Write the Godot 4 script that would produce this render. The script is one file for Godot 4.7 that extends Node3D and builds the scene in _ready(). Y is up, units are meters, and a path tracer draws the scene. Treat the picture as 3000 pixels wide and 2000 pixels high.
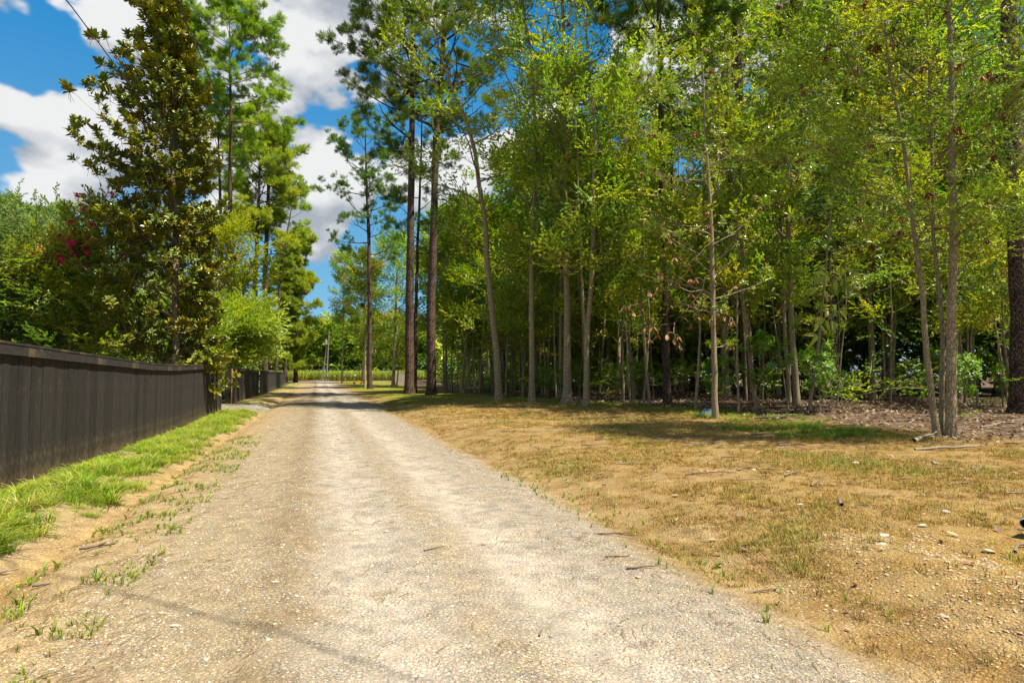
extends Node3D
# A gravel lane between a dark board fence and the edge of a mixed wood. The lane runs along -z, x is to its right.

var rng := RandomNumberGenerator.new()
var nz := FastNoiseLite.new()
var nz2 := FastNoiseLite.new()
var taken := {}
var M := {}
var LEAF := {}
var SPRAY := {}

const SUN_TO := Vector3(0.335, 0.905, 0.265)
const LANE_L := -1.95
const LANE_R := 2.62
const FENCE_X := -3.54

# ---------------------------------------------------------------- mesh collector
class MB:
	var v := PackedVector3Array()
	var n := PackedVector3Array()
	var uv := PackedVector2Array()
	var c := PackedColorArray()
	var ix := PackedInt32Array()
	var cur := Color.WHITE

	func p(a: Vector3, nn := Vector3.UP, t := Vector2.ZERO) -> int:
		v.append(a); n.append(nn); uv.append(t); c.append(cur)
		return v.size() - 1

	func t3(a: int, b: int, d: int) -> void:
		ix.append(a); ix.append(b); ix.append(d)

	func q4(a: int, b: int, cc: int, d: int) -> void:
		# a b c d counter-clockwise seen from the front; stored clockwise
		ix.append(a); ix.append(d); ix.append(cc)
		ix.append(a); ix.append(cc); ix.append(b)

	func face(a: Vector3, b: Vector3, cc: Vector3, d: Vector3, us := 1.0, vs := 1.0) -> void:
		var nn := (b - a).cross(d - a).normalized()
		var i := p(a, nn, Vector2(0, 0))
		p(b, nn, Vector2(us, 0)); p(cc, nn, Vector2(us, vs)); p(d, nn, Vector2(0, vs))
		q4(i, i + 1, i + 2, i + 3)

	func box(lo: Vector3, hi: Vector3, xf := Transform3D(), off := Vector2.ZERO) -> void:
		# uv: along the longest axis runs v, in metres
		var s := hi - lo
		var k := [Vector3(lo.x, lo.y, lo.z), Vector3(hi.x, lo.y, lo.z), Vector3(hi.x, lo.y, hi.z), Vector3(lo.x, lo.y, hi.z), Vector3(lo.x, hi.y, lo.z), Vector3(hi.x, hi.y, lo.z), Vector3(hi.x, hi.y, hi.z), Vector3(lo.x, hi.y, hi.z)]
		var f := [[3, 2, 6, 7], [1, 0, 4, 5], [2, 1, 5, 6], [0, 3, 7, 4], [7, 6, 5, 4], [0, 1, 2, 3]]
		for e in f:
			var A: Vector3 = k[e[0]]; var B: Vector3 = k[e[1]]; var C: Vector3 = k[e[2]]; var D: Vector3 = k[e[3]]
			var nn := (xf.basis * ((B - A).cross(D - A))).normalized()
			var w := (B - A).length(); var h := (D - A).length()
			var uvs := [Vector2(0, 0), Vector2(w, 0), Vector2(w, h), Vector2(0, h)] if h >= w else [Vector2(0, 0), Vector2(0, w), Vector2(h, w), Vector2(h, 0)]
			var i := p(xf * A, nn, uvs[0] + off)
			p(xf * B, nn, uvs[1] + off); p(xf * C, nn, uvs[2] + off); p(xf * D, nn, uvs[3] + off)
			q4(i, i + 1, i + 2, i + 3)

	func tube(pts: Array, rad: Array, sides: int, cap := true, us := 1.0, noise: FastNoiseLite = null, amp := 0.0, seed_off := 0.0) -> void:
		var m := pts.size()
		var t0: Vector3 = (pts[1] - pts[0]).normalized()
		var u := t0.cross(Vector3(0, 0, 1) if absf(t0.z) < 0.9 else Vector3(1, 0, 0)).normalized()
		var along := 0.0
		var first := v.size()
		for j in m:
			var t: Vector3
			if j == 0: t = t0
			elif j == m - 1: t = (pts[j] - pts[j - 1]).normalized()
			else: t = (pts[j + 1] - pts[j - 1]).normalized()
			u = (u - t * u.dot(t)).normalized()
			var w := t.cross(u)
			if j > 0: along += (pts[j] - pts[j - 1]).length()
			var r: float = rad[j]
			for k in sides + 1:
				var a := TAU * k / sides
				var d := u * cos(a) + w * sin(a)
				var rr := r
				if noise:
					rr *= 1.0 + amp * noise.get_noise_3d(cos(a) * 22.0 + seed_off, along * 9.0, sin(a) * 22.0)
				p(pts[j] + d * rr, d, Vector2(float(k) / sides * us, along))
		for j in m - 1:
			for k in sides:
				var a := first + j * (sides + 1) + k
				q4(a, a + 1, a + sides + 2, a + sides + 1)
		if cap and rad[m - 1] > 0.004:
			var ce := p(pts[m - 1], (pts[m - 1] - pts[m - 2]).normalized())
			var b := first + (m - 1) * (sides + 1)
			for k in sides:
				t3(b + k, ce, b + k + 1)

	func mesh(normals := true, colours := false, uvs := false) -> ArrayMesh:
		var a := []
		a.resize(Mesh.ARRAY_MAX)
		a[Mesh.ARRAY_VERTEX] = v
		if normals: a[Mesh.ARRAY_NORMAL] = n
		if uvs: a[Mesh.ARRAY_TEX_UV] = uv
		if colours: a[Mesh.ARRAY_COLOR] = c
		a[Mesh.ARRAY_INDEX] = ix
		var am := ArrayMesh.new()
		am.add_surface_from_arrays(Mesh.PRIMITIVE_TRIANGLES, a)
		return am

# ---------------------------------------------------------------- small helpers
func rr(a: float, b: float) -> float:
	return rng.randf_range(a, b)

func sst(a: float, b: float, x: float) -> float:
	var t := clampf((x - a) / (b - a), 0.0, 1.0)
	return t * t * (3.0 - 2.0 * t)

func bump(x: float, c: float, w: float) -> float:
	var t := (x - c) / w
	return exp(-t * t)

func lut(x: float, xs: Array, ys: Array) -> float:
	if x <= xs[0]: return ys[0]
	for i in range(1, xs.size()):
		if x <= xs[i]:
			return lerpf(ys[i - 1], ys[i], (x - xs[i - 1]) / (xs[i] - xs[i - 1]))
	return ys[-1]

func numbered(called: String) -> String:
	var k: int = taken.get(called, 0)
	taken[called] = k + 1
	return called if k == 0 else "%s_%03d" % [called, k]

func tag(o: Node, label := "", category := "", group := "", kind := "") -> void:
	if label: o.set_meta("label", label)
	if category: o.set_meta("category", category)
	if group: o.set_meta("group", group)
	if kind: o.set_meta("kind", kind)

func base(called: String, at := Vector3.ZERO, turn := 0.0) -> Node3D:
	var o := Node3D.new()
	o.name = numbered(called)
	add_child(o)
	o.position = at
	o.rotation.y = turn
	return o

func put(called: String, mesh: Mesh, mat: Material, parent: Node = null, xf := Transform3D()) -> MeshInstance3D:
	var o := MeshInstance3D.new()
	o.mesh = mesh
	o.material_override = mat
	o.transform = xf
	if parent == null:
		o.name = numbered(called)
		add_child(o)
	else:
		o.name = called
		parent.add_child(o, true)
	return o

func scatter(called: String, mesh: Mesh, mat: Material, xfs: Array, cols: Array, parent: Node = null) -> MultiMeshInstance3D:
	var mm := MultiMesh.new()
	mm.transform_format = MultiMesh.TRANSFORM_3D
	mm.use_colors = true
	mm.mesh = mesh
	mm.instance_count = xfs.size()
	for i in xfs.size():
		mm.set_instance_transform(i, xfs[i])
		mm.set_instance_color(i, cols[i])
	var o := MultiMeshInstance3D.new()
	o.multimesh = mm
	o.material_override = mat
	if parent == null:
		o.name = numbered(called)
		add_child(o)
	else:
		o.name = called
		parent.add_child(o, true)
	return o

func lin(r: float, g: float, b: float) -> Color:
	return Color(r, g, b).linear_to_srgb()

func frame_y(y: Vector3, z_hint: Vector3, s: float) -> Basis:
	var yy := y.normalized()
	var zz := z_hint - yy * z_hint.dot(yy)
	if zz.length() < 0.01:
		zz = yy.cross(Vector3(0.7, 0.1, 0.7))
	zz = zz.normalized()
	var xx := yy.cross(zz)
	return Basis(xx * s, yy * s, zz * s)

# ---------------------------------------------------------------- the lie of the land
func wood_edge(z: float) -> float:
	return lut(-z, [0.0, 8.0, 12.0, 17.0, 21.0, 25.0, 28.0, 34.0, 44.0, 60.0, 100.0], [12.4, 12.0, 12.2, 12.2, 12.0, 11.0, 9.6, 9.4, 9.6, 10.2, 11.0])

func height(x: float, z: float) -> float:
	var near := 1.0 - sst(30.0, 60.0, -z)
	var h := 0.0
	h += 0.045 * bump(x, 0.3, 1.3)                                   # crown of the lane
	h -= 0.026 * bump(x, 0.42 + 0.1 * nz.get_noise_1d(z * 4.0), 0.34)  # wheel tracks
	h -= 0.03 * bump(x, 1.55 + 0.1 * nz.get_noise_1d(z * 4.0 + 90.0), 0.34)
	h += 0.02 * bump(x, -0.22, 0.16)
	var rill := -2.02 + 0.16 * nz.get_noise_1d(z * 22.0 + 40.0)
	h -= (0.085 + 0.03 * nz.get_noise_1d(z * 60.0)) * bump(x, rill, 0.2) * near
	h += 0.10 * sst(-2.25, -2.75, x) * near
	h -= 0.06 * bump(x, 2.95 + 0.15 * nz.get_noise_1d(z * 15.0 + 70.0), 0.32) * near
	h += 0.10 * sst(3.1, 4.6, x) * near
	h += 0.10 * bump(x, 4.0 + 0.25 * nz.get_noise_1d(z * 20.0), 0.38) * (1.0 - sst(3.6, 5.2, -z)) # ridge of thrown-up gravel
	h += 0.05 * nz.get_noise_2d(x * 7.0, z * 7.0) * sst(2.6, 5.0, absf(x - 0.3)) 
	h += 0.012 * nz.get_noise_2d(x * 60.0, z * 60.0) * near
	h += 0.18 * sst(11.0, 18.0, x) * (0.6 + 0.8 * nz2.get_noise_2d(x * 3.0, z * 3.0))
	h += 0.16 * sst(3.4, 5.6, x) * bump(-z, 34.0, 16.0)
	h -= 0.10 * bump(-z, 17.0, 6.0) * sst(-2.4, -3.2, x)
	h += 0.35 * sst(70.0, 118.0, -z)
	return h

# ---------------------------------------------------------------- materials
func mat(name_: String, col: Color, rough := 0.85, spec := 0.4) -> StandardMaterial3D:
	var m := StandardMaterial3D.new()
	m.resource_name = name_
	m.albedo_color = col
	m.roughness = rough
	m.metallic_specular = spec
	M[name_] = m
	return m

func leaf_mat(name_: String, rough: float, back: float, tint := Color(0.9, 1.0, 0.35), spec := 0.45) -> StandardMaterial3D:
	var m := mat(name_, Color.WHITE, rough, spec)
	m.vertex_color_use_as_albedo = true
	m.cull_mode = BaseMaterial3D.CULL_DISABLED
	if back > 0.0:
		m.backlight_enabled = true
		m.backlight = Color(tint.r * back, tint.g * back, tint.b * back).linear_to_srgb()
	return m

func noise_image(seed_: int, type_: int, freq: float, oct: int, size: Vector2i) -> Image:
	var f := FastNoiseLite.new()
	f.seed = seed_
	f.noise_type = type_
	f.frequency = freq
	f.fractal_octaves = oct
	if oct <= 1: f.fractal_type = FastNoiseLite.FRACTAL_NONE
	if type_ == FastNoiseLite.TYPE_CELLULAR:
		f.cellular_return_type = FastNoiseLite.RETURN_DISTANCE2_SUB
	return f.get_seamless_image(size.x, size.y, false, false, 0.15)

func bark_mat(name_: String, dark: Color, mid: Color, light: Color, seed_: int, plates: float, rough_: float) -> void:
	# plated bark: u once round the trunk (us repeats), v in metres
	var w := 256; var h := 512
	var a := noise_image(seed_, FastNoiseLite.TYPE_CELLULAR, 0.035, 1, Vector2i(w, h)).get_data()
	var b := noise_image(seed_ + 1, FastNoiseLite.TYPE_SIMPLEX_SMOOTH, 0.02, 4, Vector2i(w, h)).get_data()
	var c := noise_image(seed_ + 2, FastNoiseLite.TYPE_SIMPLEX_SMOOTH, 0.09, 3, Vector2i(w, h)).get_data()
	var col := PackedByteArray(); col.resize(w * h * 3)
	var hgt := PackedByteArray(); hgt.resize(w * h)
	for i in w * h:
		var x := i % w; var y := i / w
		var crack := float(a[(y / 2) * w + x]) / 255.0          # stretched along the stem
		var k := sst(0.0, 0.35, crack) * plates + (1.0 - plates) * float(c[i]) / 255.0
		var patch := float(b[i]) / 255.0
		var g := 0.75 + 0.5 * float(c[i]) / 255.0
		var o := dark.lerp(mid, k).lerp(light, sst(0.55, 0.8, patch) * k * 0.8)
		col[i * 3] = int(clampf(o.r * g, 0, 1) * 255.0); col[i * 3 + 1] = int(clampf(o.g * g, 0, 1) * 255.0); col[i * 3 + 2] = int(clampf(o.b * g, 0, 1) * 255.0)
		hgt[i] = int(clampf(k * 0.8 + 0.2 * float(c[i]) / 255.0, 0, 1) * 255.0)
	var m := mat(name_, Color.WHITE, rough_, 0.25)
	m.albedo_texture = ImageTexture.create_from_image(Image.create_from_data(w, h, false, Image.FORMAT_RGB8, col))
	m.heightmap_enabled = true
	m.heightmap_texture = ImageTexture.create_from_image(Image.create_from_data(w, h, false, Image.FORMAT_L8, hgt))
	m.heightmap_scale = 1.2
	m.uv1_scale = Vector3(1.0, 0.9, 1.0)

func make_materials() -> void:
	leaf_mat("oak_leaf", 0.42, 0.95, Color(0.9, 1.0, 0.35), 0.5)
	leaf_mat("bay_leaf", 0.36, 0.8, Color(0.9, 1.0, 0.35), 0.5)
	leaf_mat("magnolia_leaf", 0.33, 0.35)
	leaf_mat("needle", 0.55, 0.7)
	leaf_mat("dead_leaf", 0.7, 0.3, Color(1.0, 0.6, 0.3))
	leaf_mat("grass_blade", 0.55, 0.9)
	leaf_mat("dry_grass", 0.75, 0.35, Color(1.0, 0.8, 0.3))
	leaf_mat("corn_leaf", 0.5, 0.6)
	leaf_mat("petal", 0.6, 0.5, Color(1.0, 0.4, 0.6))
	var pb := mat("pebble", Color.WHITE, 0.9, 0.3)
	pb.vertex_color_use_as_albedo = true
	bark_mat("pine_bark", Color(0.15, 0.115, 0.1), Color(0.4, 0.325, 0.285), Color(0.58, 0.5, 0.45), 11, 0.9, 0.95)
	bark_mat("oak_bark", Color(0.4, 0.345, 0.265), Color(0.7, 0.635, 0.52), Color(0.8, 0.765, 0.66), 21, 0.6, 0.95)
	bark_mat("smooth_bark", Color(0.46, 0.41, 0.33), Color(0.62, 0.56, 0.46), Color(0.71, 0.67, 0.58), 31, 0.15, 0.9)
	mat("twig", lin(0.17, 0.13, 0.09), 0.9)
	mat("dead_wood", lin(0.14, 0.105, 0.08), 0.95)
	mat("pale_wood", lin(0.2, 0.165, 0.125), 0.95)
	mat("metal_grey", lin(0.22, 0.23, 0.24), 0.5)
	mat("pole_wood", lin(0.15, 0.14, 0.12), 0.9)
	mat("cable", lin(0.03, 0.03, 0.03), 0.6)
	mat("yellow_paint", lin(0.42, 0.25, 0.01), 0.5)
	mat("black_rubber", lin(0.03, 0.03, 0.035), 0.7)
	mat("blue_tarp", lin(0.006, 0.035, 0.055), 0.6)
	mat("white_paint", lin(0.7, 0.7, 0.7), 0.5)
	mat("blue_paint", lin(0.06, 0.13, 0.42), 0.5)
	mat("steel_blue", lin(0.1, 0.16, 0.21), 0.45, 0.5)
	mat("steel_dark", lin(0.06, 0.09, 0.11), 0.5)
	mat("asphalt", lin(0.2, 0.195, 0.185), 0.95)
	# fence stain: near-black brown with lengthwise grain
	var w := 256; var h := 1024
	var a := noise_image(51, FastNoiseLite.TYPE_SIMPLEX_SMOOTH, 0.06, 4, Vector2i(w, w)).get_data()
	var b := noise_image(52, FastNoiseLite.TYPE_SIMPLEX_SMOOTH, 0.012, 4, Vector2i(w, h)).get_data()
	var col := PackedByteArray(); col.resize(w * h * 3)
	for i in w * h:
		var x := i % w; var y := i / w
		var gr := float(a[(y / 10 % w) * w + x]) / 255.0
		var big := float(b[i]) / 255.0
		var t := clampf(0.25 + 0.75 * gr, 0, 1) * (0.8 + 0.4 * big)
		var worn := sst(0.66, 0.8, big) * sst(0.4, 0.7, gr) * 0.55
		var up := 2.0 * (1.0 - float(y) / h)          # metres above the board's foot
		var mud := sst(0.42, 0.62, float(a[(y / 3 % w) * w + (x * 3) % w]) / 255.0 + 0.34 - up * 1.1 + 0.35 * (big - 0.5)) * 0.75
		var o := Color(0.098, 0.093, 0.091).lerp(Color(0.205, 0.193, 0.183), t).lerp(Color(0.34, 0.305, 0.26), worn).lerp(Color(0.38, 0.315, 0.225), mud)
		col[i * 3] = int(o.r * 255.0); col[i * 3 + 1] = int(o.g * 255.0); col[i * 3 + 2] = int(o.b * 255.0)
	var m := mat("fence_stain", Color.WHITE, 0.8, 0.35)
	m.albedo_texture = ImageTexture.create_from_image(Image.create_from_data(w, h, false, Image.FORMAT_RGB8, col))
	m.uv1_scale = Vector3(2.6, -0.5, 1)
	m.vertex_color_use_as_albedo = true
	mat("raw_wood", lin(0.55, 0.3, 0.08), 0.8)

# ---------------------------------------------------------------- leaves and sprays
func leaf_small(mb: MB, o: Vector3, d: Vector3, up: Vector3, l: float, w: float) -> void:
	var s := d.cross(up).normalized() * w * 0.5
	var mid := o + d * l * 0.45 - up * l * 0.05
	var fold := up * w * 0.22
	var a := mb.p(o, up); var b := mb.p(mid + s + fold, up); var e := mb.p(o + d * l - up * l * 0.12, up); var g := mb.p(mid - s + fold, up)
	mb.t3(a, b, e); mb.t3(a, e, g)

func leaf_big(mb: MB, o: Vector3, d: Vector3, up: Vector3, l: float, w: float, droop: float, back := Color(0, 0, 0, 0)) -> void:
	var s := d.cross(up).normalized()
	var top := mb.cur
	for side in (2 if back.a > 0.0 else 1):
		mb.cur = top if side == 0 else back
		var off := -up * 0.0025 * side
		var m := []
		for k in 4:
			var t: float = [0.0, 0.33, 0.7, 1.0][k]
			m.append(o + d * l * t - up * droop * l * t * t + off)
		var w1 := w * 0.5; var w2 := w * 0.42
		var i0 := mb.p(m[0], up); var i1 := mb.p(m[1], up); var i2 := mb.p(m[2], up); var i3 := mb.p(m[3], up)
		var r1 := mb.p(m[1] + s * w1 + up * w * 0.16, up); var r2 := mb.p(m[2] + s * w2 + up * w * 0.14, up)
		var l1 := mb.p(m[1] - s * w1 + up * w * 0.16, up); var l2 := mb.p(m[2] - s * w2 + up * w * 0.14, up)
		for t in [[i0, r1, i1], [i1, r1, r2], [i1, r2, i2], [i2, r2, i3], [i0, i1, l1], [i1, l2, l1], [i1, i2, l2], [i2, i3, l2]]:
			mb.t3(t[0], t[1], t[2])
	mb.cur = top

func jit(c: Color, v := 0.2) -> Color:
	var k := 1.0 + rr(-v, v)
	return Color(c.r * k * (1.0 + rr(-v, v) * 0.5), c.g * k, c.b * k * (1.0 + rr(-v, v)), 1.0)

func spray_oak(n: int, length: float, ll: float, lw: float, spread := 1.0) -> ArrayMesh:
	# a leafy twig along +y: side twigs with alternate leaves
	var mb := MB.new()
	mb.cur = Color(1.1, 0.7, 1.6)
	mb.tube([Vector3.ZERO, Vector3(0.01, length * 0.5, 0.02), Vector3(0, length, 0)], [0.006, 0.004, 0.002], 3, false)
	var nt := 5
	var per := n / (nt + 1)
	for k in nt + 1:
		var o := Vector3(0, length * (0.12 + 0.16 * k), 0)
		var side := 1.0 if k % 2 == 0 else -1.0
		var d := Vector3(side * rr(0.7, 1.1) * spread, rr(0.5, 0.9), rr(-0.45, 0.45)).normalized()
		if k == nt: d = Vector3(rr(-0.2, 0.2), 1, rr(-0.2, 0.2)).normalized()
		var sl := length * rr(0.35, 0.55)
		mb.cur = Color(1.1, 0.7, 1.6)
		mb.tube([o, o + d * sl], [0.003, 0.0015], 3, false)
		for j in per:
			var q := o + d * sl * (0.15 + 0.9 * j / per) + Vector3(rr(-1, 1), rr(-1, 1), rr(-1, 1)) * 0.02
			var up := Vector3(rr(-0.5, 0.5), rr(-0.35, 0.35), 1.0 + rr(-0.2, 0.2)).normalized()
			var out := (d + Vector3(rr(-1, 1), rr(-0.7, 0.9), rr(-0.5, 0.5)) * 0.9).normalized()
			out = (out - up * out.dot(up) * 0.7).normalized()
			var g := rr(0.7, 1.25)
			mb.cur = Color(g * rr(0.8, 1.25), g, g * rr(0.7, 1.3))
			leaf_small(mb, q, out, up, ll * rr(0.7, 1.25), lw * rr(0.75, 1.2))
	return mb.mesh(false, true)

func rosette_leaves(n: int, ll: float, open_lo: float, open_hi: float) -> Array:
	# [origin, direction, up, length] of leaves round a shoot tip that points along +y
	var out := []
	for k in n:
		var az := k * 2.39996 + rr(-0.3, 0.3)
		var t := float(k) / n
		var tilt := lerpf(open_hi, open_lo, t) + rr(-0.15, 0.15)
		var rad := Vector3(cos(az), 0, sin(az))
		var d := (rad * sin(tilt) + Vector3.UP * cos(tilt)).normalized()
		var up := (Vector3.UP * sin(tilt) - rad * cos(tilt)).normalized()
		out.append([Vector3(0, -0.10 + 0.1 * t, 0) + rad * 0.006, d, up, ll * rr(0.75, 1.15)])
	return out

func rosette(leaves: Array, lw: float, droop: float, cols: Array, back := Color(0, 0, 0, 0)) -> ArrayMesh:
	var mb := MB.new()
	mb.cur = Color(1.0, 0.75, 1.2)
	mb.tube([Vector3(0, -0.35, 0), Vector3(0.01, -0.15, 0), Vector3.ZERO], [0.005, 0.005, 0.004], 3, false)
	for e in leaves:
		mb.cur = jit(cols[rng.randi() % cols.size()], 0.2)
		leaf_big(mb, e[0], e[1], e[2], e[3], e[3] * lw, droop, back if back.a == 0.0 else jit(back, 0.25))
	return mb.mesh(false, true)

func pine_cluster(nshoot: int, nneedle: int, nl: float) -> ArrayMesh:
	var mb := MB.new()
	for s in nshoot:
		var d := Vector3(rr(-0.8, 0.8), rr(0.5, 1.0), rr(-0.5, 0.7)).normalized()
		var l := rr(0.3, 0.55)
		mb.cur = Color(1.6, 0.9, 1.6)
		mb.tube([Vector3.ZERO, d * l], [0.008, 0.005], 3, false)
		var b := frame_y(d, Vector3(rr(-1, 1), rr(-1, 1), rr(-1, 1)), 1.0)
		for k in nneedle:
			var az := rr(0, TAU)
			var t := rr(0.35, 1.0)
			var tilt := rr(0.25, 1.15) * (1.25 - 0.5 * t)
			var nd := b * (Vector3(cos(az) * sin(tilt), cos(tilt), sin(az) * sin(tilt)))
			nd = (nd + Vector3(0, -0.12, 0)).normalized()
			var o := d * l * t
			var sd := nd.cross(Vector3(rr(-1, 1), rr(-1, 1), rr(-1, 1))).normalized() * 0.0085
			var g := rr(0.65, 1.3)
			mb.cur = Color(g * rr(0.85, 1.2), g, g * rr(0.7, 1.2))
			var ln := nl * rr(0.75, 1.15)
			var i := mb.p(o - sd * 0.6); mb.p(o + nd * ln * 0.6 + sd); mb.p(o + nd * ln)
			mb.t3(i, i + 1, i + 2)
	return mb.mesh(false, true)

func make_sprays() -> void:
	rng.seed = 71
	SPRAY.oak = [spray_oak(42, 0.8, 0.125, 0.07), spray_oak(42, 0.75, 0.13, 0.075), spray_oak(48, 0.9, 0.115, 0.062)]
	SPRAY.far = [spray_oak(48, 1.3, 0.2, 0.12), spray_oak(48, 1.2, 0.22, 0.12)]
	SPRAY.fine = [spray_oak(66, 0.7, 0.075, 0.034), spray_oak(66, 0.75, 0.08, 0.03)]
	LEAF.bay = []
	SPRAY.bay = []
	for k in 3:
		var L := rosette_leaves(10 + k, 0.145, 0.5, 1.5)
		LEAF.bay.append(L)
		SPRAY.bay.append(rosette(L, 0.3, 0.22, [Color(1, 1, 1), Color(0.75, 0.85, 0.8), Color(1.4, 1.2, 0.8)]))
	LEAF.mag = []
	SPRAY.mag = []
	for k in 3:
		var L := rosette_leaves(11 + k, 0.17, 0.35, 1.35)
		LEAF.mag.append(L)
		SPRAY.mag.append(rosette(L, 0.42, 0.1, [Color(1, 1, 1), Color(1.7, 1.4, 0.8), Color(0.7, 0.8, 0.8), Color(3.2, 1.3, 0.5), Color(2.6, 1.35, 0.6)], Color(4.0, 1.25, 0.5)))
	SPRAY.pine = [pine_cluster(6, 70, 0.21), pine_cluster(7, 64, 0.2), pine_cluster(6, 74, 0.22)]
	# drooping dead leaves
	LEAF.dead = []
	for k in 2:
		var L := []
		for j in 8:
			var az := j * 2.4 + rr(-0.4, 0.4)
			var d := Vector3(cos(az) * 0.5, -1.0, sin(az) * 0.5).normalized()
			L.append([Vector3(rr(-0.02, 0.02), 0, rr(-0.02, 0.02)), d, Vector3(cos(az), 0.5, sin(az)).normalized(), 0.15 * rr(0.8, 1.2)])
		LEAF.dead.append(L)
	SPRAY.dead = [rosette(LEAF.dead[0], 0.36, -0.15, [Color(1, 1, 1), Color(1.4, 1.2, 1.1), Color(0.7, 0.65, 0.6)])]
	# single leaves used as parts
	for k in [["bay_one", 0.3, 0.22, Color(0, 0, 0, 0)], ["mag_one", 0.42, 0.1, Color(4.0, 1.25, 0.5)], ["dead_one", 0.36, -0.15, Color(0, 0, 0, 0)]]:
		LEAF[k[0]] = []
		for c in [Color(1, 1, 1), Color(0.75, 0.85, 0.8), Color(1.4, 1.2, 0.8)]:
			var mb := MB.new()
			mb.cur = c
			leaf_big(mb, Vector3.ZERO, Vector3.UP, Vector3(0, 0, 1), 1.0, k[1], k[2], k[3])
			LEAF[k[0]].append(mb.mesh(false, true))

# ---------------------------------------------------------------- trees
func along_trunk(P: Array, h: float) -> Vector3:
	for i in range(1, P.size()):
		if P[i].y >= h:
			var t: float = (h - P[i - 1].y) / (P[i].y - P[i - 1].y)
			return P[i - 1].lerp(P[i], t)
	return P[-1]

func trunk_mesh(mb: MB, P: Array, r0: float, taper: float, sides: int, flare: float, us: float, off: float) -> void:
	var top: float = P[-1].y
	var pts := []; var rad := []
	var y: float = -0.25 + P[0].y
	var y0: float = P[0].y
	while y < top:
		var q := along_trunk(P, maxf(y, y0))
		q.y = y
		var t := (y - y0) / (top - y0)
		q.x += nz.get_noise_2d(y * 9.0, off * 31.0) * 0.05
		q.z += nz.get_noise_2d(y * 9.0, off * 31.0 + 500.0) * 0.05
		pts.append(q)
		rad.append(r0 * (pow(maxf(1.0 - t, 0.0), taper) * 0.97 + 0.03) * (1.0 + flare * exp(-maxf(y - y0, 0.0) / 0.2) + 0.35 * flare * exp(-maxf(y - y0, 0.0) / 0.6)))
		y += 0.12 if y - y0 < 0.8 else 0.5 if top - y0 > 6.0 else 0.3
	pts.append(P[-1]); rad.append(r0 * 0.03)
	mb.tube(pts, rad, sides, true, us, nz2, 0.1, off * 77.0)

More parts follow.
